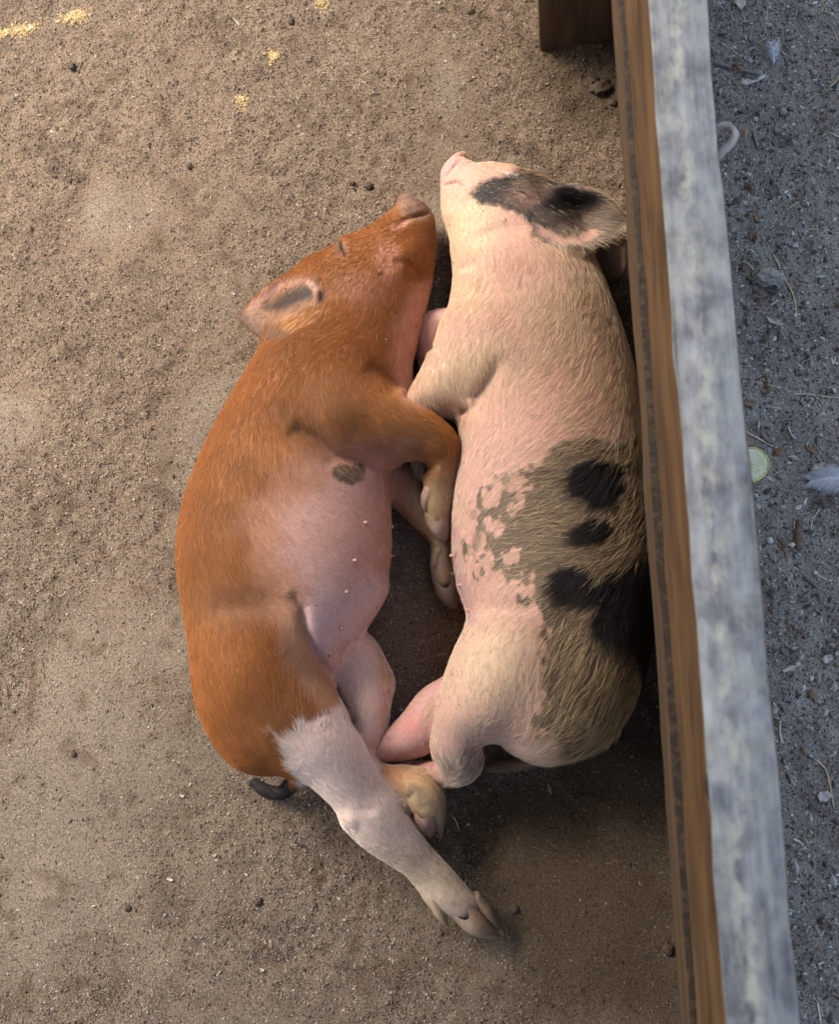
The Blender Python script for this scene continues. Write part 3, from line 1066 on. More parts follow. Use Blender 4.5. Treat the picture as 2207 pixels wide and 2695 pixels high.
def ginger_coat(px, py, P):
    jit, white, pink, far = ginger_masks(px, py, P)
    n1 = noise(P, 24, 25, 3)
    C = np.tile((.285, .105, .029), (len(P), 1)) * (1 + .16 * n1[:, None])
    C = lerp(C, (.17, .072, .026), .5 * sstep(.05, .5, noise(P, 13, 35, 3)))
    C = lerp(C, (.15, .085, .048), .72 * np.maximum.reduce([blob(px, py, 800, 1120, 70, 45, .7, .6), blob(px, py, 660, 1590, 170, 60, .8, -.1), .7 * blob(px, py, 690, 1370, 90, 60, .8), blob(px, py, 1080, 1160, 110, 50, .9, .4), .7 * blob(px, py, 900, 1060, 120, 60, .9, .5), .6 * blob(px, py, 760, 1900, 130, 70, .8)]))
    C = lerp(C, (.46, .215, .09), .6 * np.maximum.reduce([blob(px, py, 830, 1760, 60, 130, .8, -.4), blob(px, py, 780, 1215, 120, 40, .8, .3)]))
    C = lerp(C, (.58, .30, .21), .9 * np.maximum.reduce([sstep(-30, 22, poly_sd(px, py, [(1040, 860), (1085, 770), (1140, 740), (1140, 830), (1120, 900), (1110, 1060), (1060, 1050), (1035, 960)])), .8 * blob(px, py, 1020, 690, 30, 50, .8), .5 * blob(px, py, 960, 760, 60, 40, .9)]))
    C = lerp(C, (.56, .325, .275), pink)
    C = lerp(C, (.60, .42, .41), .85 * pink * blob(px, py, 870, 1690, 100, 150, .8))
    C = lerp(C, (.42, .20, .10), .5 * sstep(.2, .9, pink * (1 - pink) * 4) * (py > 1240))
    C = lerp(C, (.52, .30, .185), .85 * inner_thigh(px, py) * (1 - white))
    C = lerp(C, (.59, .415, .41), groin(px, py, P))
    spot = sstep(-4, 4, poly_sd(px, py, [(876, 1235), (895, 1222), (925, 1228), (950, 1220), (961, 1240), (955, 1262), (925, 1275), (895, 1265), (878, 1252)]) + jit * .12 + 3)
    C = lerp(C, (.115, .082, .052), spot)
    C = lerp(C, (.70, .51, .45), far)
    C = lerp(C, (.45, .22, .10), .7 * far * sstep(985, 1020, px + 14 * n1))
    C = lerp(C, (.45, .22, .10), .8 * blob(px, py, 985, 1985, 25, 40, .8) * (1 - white))
    C = lerp(C, (.76, .57, .49), white)
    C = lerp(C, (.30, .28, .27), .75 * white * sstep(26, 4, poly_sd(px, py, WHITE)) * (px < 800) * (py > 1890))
    C = lerp(C, (.44, .36, .25), .75 * white * sstep(2130, 2330, py + 40 * n1))
    C = lerp(C, (.27, .22, .15), .55 * white * sstep(.12, .5, noise(P, 48, 27, 3)) * sstep(2120, 2200, py))
    # far hind foot, yellowish
    ft = sstep(-8, 8, poly_sd(px, py, [(1000, 1998), (1120, 1998), (1190, 2060), (1190, 2220), (1060, 2170), (1040, 2110), (985, 2050)])) * (1 - white) * (P[:, 2] < .088)
    C = lerp(C, (.64, .47, .27), ft)
    C = lerp(C, (.58, .34, .20), ft * blob(px, py, 1030, 2050, 45, 50, .8))
    C = lerp(C, (.33, .26, .17), ft * .7 * sstep(.1, .5, noise(P, 60, 28, 3)))
    # fore feet
    lf = sstep(1195, 1290, py + .25 * (px - 1150)) * blob(px, py, 1165, 1310, 95, 140, .15) * (P[:, 2] > .05)
    C = lerp(C, (.37, .255, .145), lf)
    C = lerp(C, (.33, .24, .17), sstep(1385, 1440, py) * blob(px, py, 1170, 1510, 60, 130, .2) * (P[:, 2] < .06))
    # muzzle, eye, ear
    C = lerp(C, (.25, .165, .12), .85 * sstep(40, 5, np.hypot(px - 1100, py - 528) - 30))
    C = lerp(C, (.20, .13, .11), .9 * sstep(10, 3, line_d(px, py, [(1060, 516), (1085, 520), (1112, 538), (1133, 556)])))
    C = lerp(C, (.09, .05, .04), .8 * sstep(7, 2, line_d(px, py, [(1122, 560), (1085, 571), (1062, 581)])))
    C = lerp(C, (.55, .28, .19), .8 * sstep(16, 4, line_d(px, py, [(1075, 578), (1045, 598), (1035, 600)])))
    C = lerp(C, (.19, .11, .085), .65 * blob(px, py, 897, 655, 16, 24, .8, -.2))
    C = lerp(C, (.025, .018, .017), sstep(6.0, 2.0, line_d(px, py, [(895, 637), (899, 652), (907, 670)])))
    ear = sstep(-6, 6, poly_sd(px, py, [(842, 725), (768, 722), (705, 755), (660, 798), (632, 838), (645, 872), (694, 893), (740, 890), (815, 858), (850, 815)]))
    C = lerp(C, np.array((.235, .128, .074)) * (1 + .3 * noise(P, 70, 29, 3)[:, None]), ear * .9)
    C = lerp(C, (.36, .20, .145), ear * .8 * sstep(24, 6, line_d(px, py, [(800, 728), (740, 742), (690, 778), (655, 812)])))
    C = lerp(C, (.40, .19, .07), ear * .9 * sstep(40, 10, line_d(px, py, [(842, 812), (808, 842), (760, 858)])))
    C = lerp(C, (.13, .095, .07), ear * .85 * sstep(30, 5, line_d(px, py, [(636, 836), (652, 862), (700, 884), (745, 884)])))
    hollow = sstep(-15, 13, poly_sd(px, py, [(838, 748), (795, 752), (735, 782), (700, 812), (722, 816), (770, 803), (818, 792), (834, 780)]) + .9 * jit)
    C = lerp(C, (.030, .022, .022), ear * .95 * hollow)
    C = lerp(C, (.56, .34, .25), .85 * sstep(12, 4, line_d(px, py, [(815, 745), (832, 760), (835, 800)])))
    C = lerp(C, (.10, .06, .05), .8 * blob(px, py, 850, 780, 12, 22, .8))
    for x, y, r in ((1003, 718, 7), (632, 1229, 6), (700, 1252, 5), (997, 722, 5)):
        C = lerp(C, (.02, .018, .016), sstep(r, r * .5, np.hypot(px - x, py - y)))
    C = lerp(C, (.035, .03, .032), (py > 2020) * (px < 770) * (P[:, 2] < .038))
    return np.clip(C, .004, .9)


def ginger_style(px, py, P):
    jit, white, pink, far = ginger_masks(px, py, P)
    bare = np.maximum(pink, far * .7)
    thr = sstep(-30, 22, poly_sd(px, py, [(1040, 860), (1085, 770), (1140, 740), (1140, 830), (1120, 900), (1110, 1060), (1060, 1050), (1035, 960)]))
    bare = np.maximum.reduce([bare, .75 * thr, groin(px, py, P) * 1.2])
    n = len(px)
    dens = 1 - .72 * bare
    dens = dens * (1 - .8 * blob(px, py, 1090, 550, 75, 50, .4, .3)) * (1 - .95 * blob(px, py, 900, 653, 20, 28, .4)) * (1 - .88 * blob(px, py, 742, 790, 112, 50, .2, -.45)) * (1 - .5 * blob(px, py, 720, 850, 90, 45, .3, -.2))
    dens = np.clip(dens, .02, 1) * (1 - .6 * blob(px, py, 918, 1247, 60, 42, .4))
    dens = dens * np.where(py > 2300, .35, 1) * np.where(py > 2370, .3, 1) * np.where((px > 1085) & (py > 1290) & (py < 1640), .3, 1) * np.where((px > 1050) & (py > 2080) & (py < 2230), .3, 1)
    ln = np.full(n, .0095) - .003 * bare - .0025 * white * (px > 800) - .0035 * (py < 780) * (px > 860)
    ln = ln * np.where(blob(px, py, 740, 1950, 60, 60, .4) > .5, 1.2, 1)
    rad = np.full(n, .0001)
    C = np.tile((.41, .162, .043), (n, 1)) * (1 + .25 * noise(P, 30, 33, 2)[:, None])
    base = ginger_coat(px, py, P)
    C = C * .55 + np.clip(base * 1.45, 0, .8) * .45
    C = lerp(C, np.clip(base * 1.25, 0, .8), np.maximum(sstep(1200, 1290, py) * (px > 1090) * (py < 1640), (px > 985) * (py > 1990) * (py < 2230)) * .9)
    C = lerp(C, (.62, .42, .30), np.maximum(pink * .9, groin(px, py, P)))
    C = lerp(C, (.60, .36, .19), .75 * inner_thigh(px, py) * (1 - white))
    C = lerp(C, (.62, .36, .22), thr * .8)
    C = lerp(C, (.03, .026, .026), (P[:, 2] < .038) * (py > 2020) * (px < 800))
    C = lerp(C, (.90, .79, .69), np.maximum(white, far * .8))
    C = lerp(C, (.62, .51, .35), white * sstep(2150, 2300, py) * .7)
    return dens, ln, rad, C


me = mesh_np('body', V, Q)
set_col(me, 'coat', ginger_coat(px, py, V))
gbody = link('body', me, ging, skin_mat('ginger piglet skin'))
gbody.matrix_parent_inverse = gi_inv
gflow = [(1080, 530, -.9, .5), (1000, 620, -.8, .6), (900, 700, -.7, .75), (960, 760, -.5, .9), (1060, 720, -.2, 1), (1080, 830, 0, 1), (850, 800, -.5, .9), (700, 840, -.9, .4), (760, 860, -.6, .6),
         (800, 920, -.35, 1), (930, 860, -.6, .8), (1000, 900, -.7, .7), (1060, 960, 0, 1), (700, 1000, -.3, 1), (850, 1050, .2, 1), (600, 1170, -.2, 1), (760, 1170, .25, 1), (960, 1100, .8, .5), (1120, 1150, .9, .3),
         (1170, 1250, -.1, 1), (1160, 1370, 0, 1), (560, 1300, -.1, 1), (700, 1300, .4, 1), (850, 1290, .9, .6), (980, 1300, 1, .35), (500, 1450, .1, 1), (620, 1450, .5, .9), (780, 1450, .9, .5), (950, 1450, 1, .3), (560, 1580, .6, .8), (700, 1560, .8, .5), (800, 1560, .7, .7), (900, 1570, .8, .5),
         (560, 1700, .3, 1), (700, 1700, .3, 1), (780, 1700, -.1, 1), (620, 1850, .3, 1), (750, 1850, .2, 1), (830, 1830, .2, 1), (650, 1980, .6, .8), (760, 1950, -.5, -.7), (820, 1900, -.1, -1), (850, 1960, .4, .9), (900, 2080, .6, .8), (960, 2160, .7, .7), (1100, 2270, .7, .7), (1200, 2370, .7, .7),
         (980, 1800, .1, 1), (960, 1930, .1, 1), (1080, 2060, .7, .6)]
ghairm = hair_mat('ginger hair')
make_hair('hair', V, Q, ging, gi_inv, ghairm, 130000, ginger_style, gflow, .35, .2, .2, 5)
stuck_sand('stuck_sand', V, Q, ging, gi_inv, 420, 31)
bvh = BVHTree.FromPolygons([tuple(v) for v in V], [tuple(q) for q in Q])
for x, y in ((960, 1376), (932, 1475), (911, 1557), (1026, 1386), (1024, 1462), (896, 1652)):
    teat(bvh, x, y, ging, gi_inv, teatm, .0019)
HORN = (.36, .255, .195)
hoof([(1154, 1352, 30, .078, .019), (1156, 1378, 29, .074, .018), (1162, 1402, 20, .068, .014), (1169, 1421, 5, .062, .006)], ging, gi_inv, hoofm, HORN)
hoof([(1134, 1352, 17, .072, .014), (1135, 1376, 16, .067, .012), (1142, 1399, 9, .062, .008)], ging, gi_inv, hoofm, HORN)
hoof([(1136, 1286, 19, .098, .012), (1126, 1306, 18, .094, .011), (1121, 1328, 12, .089, .008), (1120, 1342, 4, .086, .004)], ging, gi_inv, hoofm, (.44, .30, .24))
hoof([(1172, 1522, 34, .033, .019), (1178, 1552, 33, .029, .018), (1188, 1580, 20, .023, .013), (1197, 1596, 6, .018, .006)], ging, gi_inv, hoofm, (.25, .19, .15))
hoof([(1156, 1450, 19, .045, .013), (1146, 1484, 15, .042, .011), (1140, 1516, 5, .038, .006)], ging, gi_inv, hoofm, (.28, .21, .15))
hoof([(1118, 2118, 34, .060, .019), (1118, 2148, 32, .055, .018), (1125, 2176, 22, .047, .013), (1132, 2195, 8, .040, .006)], ging, gi_inv, hoofm, (.46, .30, .235))
hoof([(1152, 2108, 23, .052, .018), (1155, 2145, 18, .046, .016), (1158, 2180, 11, .039, .010), (1160, 2202, 3, .033, .005)], ging, gi_inv, hoofm, (.40, .32, .22))
hoof([(1068, 2108, 19, .068, .013), (1071, 2134, 15, .063, .011), (1077, 2158, 5, .057, .006)], ging, gi_inv, hoofm, (.42, .31, .21))
hoof([(1216, 2392, 36, .040, .017), (1248, 2428, 31, .035, .016), (1281, 2450, 19, .028, .011), (1302, 2460, 6, .022, .006)], ging, gi_inv, hoofm, (.40, .29, .20))
hoof([(1252, 2362, 17, .033, .014), (1282, 2398, 17, .029, .013), (1302, 2424, 11, .025, .009), (1312, 2438, 4, .021, .005)], ging, gi_inv, hoofm, (.28, .20, .14))
hoof([(1140, 2362, 19, .052, .012), (1155, 2396, 17, .049, .011), (1169, 2422, 9, .045, .008), (1176, 2434, 4, .042, .004)], ging, gi_inv, hoofm, (.40, .30, .20))

# ======================= spotted piglet =======================
base = W(1430, 1350, 0)
spot = empty('piglet', (base[0], base[1], 0), 'cream and pink piglet with black patches and a black eye patch, asleep against the fence', 'piglet', 'sleeping piglets')
sp_inv = Matrix.Translation((-base[0], -base[1], 0))
F = field_for(990, 395, 1770, 2095, VOX)
F.tube([(1207, 700, 1520, 560, .072, .070), (1204, 755, 1552, 650, .075, .074), (1186, 812, 1590, 752, .078, .078), (1182, 880, 1630, 868, .080, .081), (1190, 965, 1660, 962, .082, .083),
        (1206, 1060, 1682, 1060, .083, .085), (1208, 1161, 1698, 1161, .084, .087), (1199, 1282, 1712, 1290, .085, .088), (1190, 1400, 1722, 1400, .085, .088), (1198, 1504, 1726, 1500, .085, .088),
        (1226, 1590, 1722, 1600, .085, .088), (1240, 1680, 1708, 1700, .085, .088), (1232, 1770, 1684, 1790, .084, .086), (1250, 1830, 1648, 1848, .078, .078), (1295, 1878, 1590, 1888, .070, .062), (1360, 1902, 1515, 1908, .062, .043)], .02)
F.tube([(1163, 464, 1222, 411, .052, .024), (1164, 484, 1233, 430, .052, .028), (1166, 514, 1256, 446, .053, .035), (1168, 556, 1304, 472, .056, .043), (1180, 602, 1362, 474, .060, .053), (1196, 650, 1424, 496, .066, .062), (1206, 705, 1495, 525, .070, .068), (1205, 755, 1545, 620, .072, .071)], .012)
a_, b_ = W(1161, 462, .052), W(1223, 409, .052)
n_ = np.cross(b_ - a_, [0, 0, 1.0])
n_ = n_ / np.linalg.norm(n_) * (1 if n_[1] > 0 else -1) + np.array([0, 0, .15])
n_ = n_ / np.linalg.norm(n_)
F.cut((a_ + b_) / 2, n_, .045)
u_ = (b_ - a_) / 2
w_ = np.cross(n_, u_ / np.linalg.norm(u_)) * .023
F.cloud((a_ + b_) / 2 - n_ * .001 + .88 * (np.cos(ph) * u_ + np.sin(ph) * w_), .0036, .005)
# upper hind leg
F.tube([(1255, 1640, 1560, 1600, .095, .084), (1204, 1715, 1540, 1740, .096, .082), (1172, 1782, 1470, 1830, .095, .074), (1154, 1845, 1390, 1890, .092, .062), (1143, 1905, 1296, 1930, .088, .048), (1134, 1958, 1272, 1962, .080, .038), (1150, 1992, 1266, 2000, .074, .030)], .012, .01)
F.tube(cst([(1212, 1985, 50, .068, .033), (1218, 2012, 47, .060, .031), (1185, 2034, 38, .048, .026), (1140, 2034, 34, .034, .020), (1080, 2034, 30, .022, .014), (1030, 2030, 26, .016, .011)]), .010)
# lower hind leg, pink
F.tube(cst([(1230, 1820, 60, .045, .040), (1160, 1868, 72, .043, .037), (1110, 1920, 66, .040, .034), (1060, 1952, 52, .034, .030), (1015, 1972, 40, .028, .025), (975, 1990, 34, .022, .020), (940, 2006, 28, .018, .017)]), .006)
# upper fore leg, folded
F.tube([(1178, 850, 1400, 1050, .095, .070), (1148, 915, 1300, 1078, .100, .058), (1118, 972, 1235, 1082, .100, .046), (1092, 1022, 1165, 1090, .094, .036), (1084, 1045, 1120, 1082, .088, .028)], .028, .012)
F.tube(cst([(1125, 1050, 36, .082, .026), (1112, 1090, 32, .066, .022), (1108, 1150, 29, .054, .020), (1106, 1210, 29, .050, .019), (1104, 1250, 30, .050, .018), (1098, 1275, 28, .050, .017)]), .010)
# lower fore leg, pink folded knee
F.tube(cst([(1290, 930, 60, .040, .036), (1225, 880, 56, .040, .035), (1160, 868, 46, .040, .034), (1140, 890, 44, .040, .033), (1140, 940, 42, .038, .030), (1150, 1000, 36, .034, .026)]), .010)
# tail lying behind the rump
F.tube(cst([(1600, 1905, 34, .075, .020), (1560, 1955, 30, .050, .016), (1500, 1985, 24, .026, .012), (1430, 2000, 19, .014, .008), (1370, 2010, 19, .011, .007), (1320, 2016, 20, .010, .007), (1285, 2022, 12, .008, .005)]), .006)
# ears
F.cloud(ear_cloud([(1440, 498, 1398, 598, .104, .126, .128), (1488, 490, 1416, 624, .098, .132, .138), (1530, 495, 1456, 646, .098, .132, .138), (1576, 510, 1515, 658, .101, .126, .130), (1615, 540, 1575, 645, .106, .118, .118), (1644, 572, 1628, 622, .104, .110, .108), (1652, 592, 1648, 606, .104, .106, .106)], 1.6), .0032, .010)
rim = catmull([(1396, 600, .126), (1416, 626, .138), (1456, 648, .138), (1515, 656, .130)], 10)
F.cloud(W(rim[:, 0], rim[:, 1], rim[:, 2]), np.linspace(.0055, .0036, len(rim)), .006)
F.cloud(ear_cloud([(1560, 622, 1556, 735, .030, .036, .030), (1610, 612, 1590, 748, .024, .034, .024), (1640, 630, 1625, 735, .020, .028, .02), (1655, 655, 1645, 700, .018, .022, .018)], 1.8), .0030, .006)
F.relief(
    creases=[([(1166, 487), (1185, 483), (1205, 477), (1219, 486)], 4, .0035), ([(1168, 470), (1196, 440), (1216, 418)], 4, .002),
             ([(1330, 470), (1348, 478), (1368, 474)], 6, .0035),
             ([(1235, 640), (1300, 610), (1390, 600)], 22, .004), ([(1215, 720), (1260, 690)], 20, .003),
             ([(1235, 1070), (1270, 1030), (1300, 980), (1320, 940)], 22, .008), ([(1205, 1082), (1240, 1075)], 14, .006),
             ([(1245, 1630), (1300, 1610), (1420, 1590)], 34, .006), ([(1265, 1960), (1330, 1970)], 14, .004), ([(1420, 1240), (1440, 1460)], 120, .004),
             ([(1400, 610), (1480, 655)], 14, .004), ([(1138, 900), (1160, 940), (1165, 960)], 10, .003), ([(1125, 955), (1150, 975)], 8, .002)],
    bumps=[(1238, 1058, 12, .004), (1180, 560, 26, .003), (1240, 620, 60, .004), (1345, 452, 22, .003), (1390, 470, 30, .004), (1215, 2010, 30, .004), (1350, 1760, 120, .006), (1420, 880, 110, .005), (1240, 730, 18, .003)], zmin=.02)
V, Q = F.mesh()
del F
px, py = PIX(V)


def z2(pts):
    return [(1050 + x * .4032, 380 + y * .4032) for x, y in pts]


def z4(pts):
    return [(1050 + x * .4032, 1000 + y * .4032) for x, y in pts]


def z6(pts):
    return [(900 + x * .4032, 1600 + y * .4032) for x, y in pts]


FACE = z2([(465, 325), (500, 270), (560, 230), (640, 212), (700, 200), (740, 175), (790, 140), (880, 165), (960, 215), (1080, 250), (1200, 285), (1300, 330), (1260, 450), (960, 560), (860, 540), (790, 470), (690, 420), (600, 390), (530, 390), (490, 360)])
GREY = z4([(1080, 390), (980, 480), (900, 570), (800, 650), (660, 745), (570, 770), (560, 850), (520, 900), (540, 960), (505, 1010), (495, 1140), (540, 1220), (640, 1200), (700, 1230), (770, 1270), (790, 1390), (860, 1470), (950, 1580), (985, 1680)]) + z6([(1290, 60), (1330, 200), (1340, 320), (1300, 430), (1335, 560), (1310, 660), (1250, 740), (1290, 810), (1390, 800), (1420, 900), (1480, 1150), (2300, 1150), (2300, -200)]) + z4([(1750, 700), (1700, 420), (1400, 380)])
BLACK = [z4([(1100, 640), (1150, 560), (1260, 510), (1400, 520), (1480, 600), (1470, 720), (1400, 820), (1290, 840), (1180, 780), (1110, 720)]),
         z4([(1115, 1010), (1180, 930), (1260, 900), (1370, 920), (1410, 990), (1330, 1070), (1210, 1080), (1130, 1060)]),
         z4([(980, 1320), (1030, 1240), (1140, 1215), (1240, 1240), (1300, 1330), (1330, 1260), (1450, 1250), (1560, 1190), (1760, 1130), (1850, 1500), (1850, 2200), (1700, 2150), (1610, 1930), (1520, 1760), (1300, 1700), (1240, 1610), (1290, 1480), (1160, 1490), (1030, 1450), (990, 1390)])]


SBELLY = [(1150, 1310), (1192, 1340), (1204, 1400), (1214, 1480), (1232, 1550), (1258, 1640), (1180, 1660), (1130, 1400)]


def spot_masks(px, py, P):
    j = 10 * noise(P, 60, 61, 3) + 13 * noise(P, 150, 62, 2)
    face = sstep(-9, 9, poly_sd(px, py, FACE) + .7 * j)
    g = poly_sd(px, py, GREY)
    fr = 85 * noise(P, 150, 63, 2) + 34 * noise(P, 50, 68, 2)
    left = sstep(1480, 1330, px) * (py < 1700)
    fine_edge = np.minimum(g * .55 - 16, 70) + 95 * noise(P, 115, 63, 2)
    grey = sstep(-5, 5, (g + 2.0 * j * sstep(130, 0, g) + 3) * (1 - left) + fine_edge * left) * (g > -55)
    for x, y, rx, ry in ((1330, 1262, 12, 20), (1245, 1355, 11, 14), (1372, 1240, 9, 8), (1255, 1420, 14, 22), (1365, 1520, 12, 9)):
        grey = np.maximum(grey, blob(px, py, x, y, rx, ry, .3) * (.6 + .02 * j))
    blk = np.zeros(len(px))
    for p in BLACK:
        blk = np.maximum(blk, sstep(-7, 7, poly_sd(px, py, p) + .55 * j))
    low = P[:, 2] < .075
    hind = low * (py > 1780) * (px < 1160)
    return j, face, np.clip(grey, 0, 1) * (1 - hind), blk * (1 - hind)


def near_black(px, py):
    return np.max([poly_sd(px, py, p) for p in BLACK], axis=0)


def spot_coat(px, py, P):
    j, face, grey, blk = spot_masks(px, py, P)
    n1 = noise(P, 22, 64, 3)
    C = np.tile((.55, .315, .245), (len(P), 1)) * (1 + .12 * n1[:, None])
    C = lerp(C, (.40, .265, .175), .75 * np.maximum(blob(px, py, 1500, 860, 130, 150, .9), .7 * blob(px, py, 1400, 960, 120, 90, .9)))
    C = lerp(C, (.66, .50, .31), .7 * np.maximum.reduce([blob(px, py, 1230, 590, 75, 90, .7), blob(px, py, 1200, 1000, 110, 60, .8, -.7), blob(px, py, 1300, 1760, 120, 120, .8), .6 * blob(px, py, 1240, 760, 50, 60, .8)]))
    C = lerp(C, (.58, .31, .255), .7 * np.maximum.reduce([blob(px, py, 1420, 700, 90, 50, .8, .3), blob(px, py, 1520, 1050, 150, 130, .8), blob(px, py, 1320, 840, 25, 20, .8), blob(px, py, 1230, 1400, 60, 150, .8)]))
    C = lerp(C, (.40, .245, .24), .85 * sstep(-10, 10, poly_sd(px, py, SBELLY)))
    C = lerp(C, (.60, .36, .29), .6 * blob(px, py, 1205, 480, 50, 60, .6))
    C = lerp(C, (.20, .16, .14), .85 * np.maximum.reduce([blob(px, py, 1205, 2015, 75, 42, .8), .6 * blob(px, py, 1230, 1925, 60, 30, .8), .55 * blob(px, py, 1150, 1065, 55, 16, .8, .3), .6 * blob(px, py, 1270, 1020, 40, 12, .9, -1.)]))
    pinkleg = ((P[:, 2] < .078) & (py > 1780) & (py < 2030) & (px < 1180)).astype(float)
    C = lerp(C, (.58, .335, .305), pinkleg)
    C = lerp(C, (.66, .25, .23), .75 * pinkleg * blob(px, py, 1085, 1910, 34, 22, .9, -.5))
    C = lerp(C, (.26, .19, .17), pinkleg * .7 * sstep(.42, .6, noise(P, 130, 66, 2)) * (py > 1935))
    knee = ((P[:, 2] < .076) & (py < 1010) & (py > 800) & (px < 1190)).astype(float)
    C = lerp(C, (.58, .36, .32), knee)
    C = lerp(C, (.32, .24, .21), knee * .6 * blob(px, py, 1125, 960, 40, 60, .7))
    C = lerp(C, (.105, .078, .050), grey * .95)
    C = lerp(C, (.034, .027, .023), face * (1 - .35 * blob(px, py, 1400, 520, 60, 30, .8)))
    C = lerp(C, (.012, .011, .011), blk)
    C = lerp(C, (.62, .30, .28), .8 * sstep(17, 6, line_d(px, py, [(1166, 462), (1190, 432), (1218, 412)])))
    C = lerp(C, (.34, .15, .14), .7 * sstep(4, 1, line_d(px, py, [(1172, 462), (1193, 438), (1200, 424)])))
    C = lerp(C, (.20, .09, .08), .8 * sstep(4, 1, line_d(px, py, [(1170, 486), (1185, 483), (1204, 478), (1216, 486)])))
    ear = sstep(-5, 5, poly_sd(px, py, [(1432, 486), (1485, 482), (1535, 488), (1580, 505), (1625, 540), (1660, 585), (1660, 612), (1625, 635), (1560, 660), (1490, 662), (1440, 645), (1395, 612), (1405, 560)])) * (P[:, 2] > .09)
    C = lerp(C, (.20, .155, .125), ear * (1 - face * .6))
    C = lerp(C, (.012, .011, .011), ear * blob(px, py, 1490, 532, 72, 22, .5, -.1))
    rim = sstep(17, 4, line_d(px, py, [(1400, 595), (1432, 615), (1480, 636), (1520, 632), (1560, 615)]) + .55 * j) * ear
    C = lerp(C, (.66, .38, .33), rim)
    C = lerp(C, (.07, .055, .05), ear * .8 * sstep(.25, .45, noise(P, 110, 67, 2)) * sstep(22, 6, line_d(px, py, [(1430, 640), (1500, 655), (1570, 640)])))
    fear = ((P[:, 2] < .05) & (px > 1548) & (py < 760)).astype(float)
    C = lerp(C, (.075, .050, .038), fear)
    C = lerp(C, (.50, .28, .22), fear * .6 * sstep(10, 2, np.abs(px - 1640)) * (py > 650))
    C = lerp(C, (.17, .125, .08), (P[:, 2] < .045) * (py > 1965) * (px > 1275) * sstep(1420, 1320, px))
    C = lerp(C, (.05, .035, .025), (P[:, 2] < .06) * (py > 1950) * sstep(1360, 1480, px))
    return np.clip(C, .004, .9)


def spot_style(px, py, P):
    j, face, grey, blk = spot_masks(px, py, P)
    n = len(px)
    low = ((P[:, 2] < .076) & (((py > 1780) & (px < 1180)) | ((py < 1010) & (px < 1190)))).astype(float)
    belly = sstep(-10, 10, poly_sd(px, py, SBELLY)) * 1.2
    dens = 1 - .75 * low - .7 * belly - .5 * blob(px, py, 1190, 450, 50, 50, .4)
    dens = dens * (1 - .4 * np.maximum.reduce([blob(px, py, 1310, 1780, 150, 170, .6), blob(px, py, 1290, 1420, 90, 200, .7), .7 * blob(px, py, 1350, 1130, 130, 120, .8)]))
    dens = np.clip(dens, .03, 1) * (1 - .5 * grey * (1 - blk))
    ln = np.full(n, .017) + .009 * sstep(1350, 1600, px) * (py > 700) - .008 * (py < 640) * (px < 1440) + .005 * grey
    ln = ln * .72 * (1 - .5 * sstep(-60, -5, near_black(px, py)) * (1 - blk))
    ln = ln * (1 - .4 * low) * np.where((py > 1650) & (px < 1350), .7, 1) * np.where(P[:, 2] < .04, .7, 1)
    rad = np.full(n, .00011)
    C = np.tile((.76, .585, .39), (n, 1))
    C = lerp(C, (.78, .66, .56), sstep(1000, 1250, py) * (1 - grey) * .5)
    C = lerp(C, (.66, .48, .23), grey * sstep(1480, 1800, py + .3 * (px - 1400)))
    C = lerp(C, (.58, .45, .26), grey * .7)
    hb = np.clip(np.maximum(blk, face * (.9 - .3 * noise(P, 90, 72, 2))) + .1 * j * 0, 0, 1)
    hb = np.where(RNG.uniform(0, 1, n) < hb, 1.0, 0.0)
    C = lerp(C, (.035, .029, .026), hb)
    tuft = blob(px, py, 1385, 460, 55, 30, .5)
    C = lerp(C, (.34, .22, .12), tuft * .8)
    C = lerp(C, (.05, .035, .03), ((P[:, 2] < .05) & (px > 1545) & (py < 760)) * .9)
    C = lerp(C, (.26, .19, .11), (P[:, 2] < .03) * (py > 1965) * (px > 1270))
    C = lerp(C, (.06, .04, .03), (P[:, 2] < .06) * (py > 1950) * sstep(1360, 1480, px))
    dens = dens * (1 - .62 * blob(px, py, 1530, 570, 130, 75, .2, .3) * (P[:, 2] > .085))
    return dens, ln, rad, C


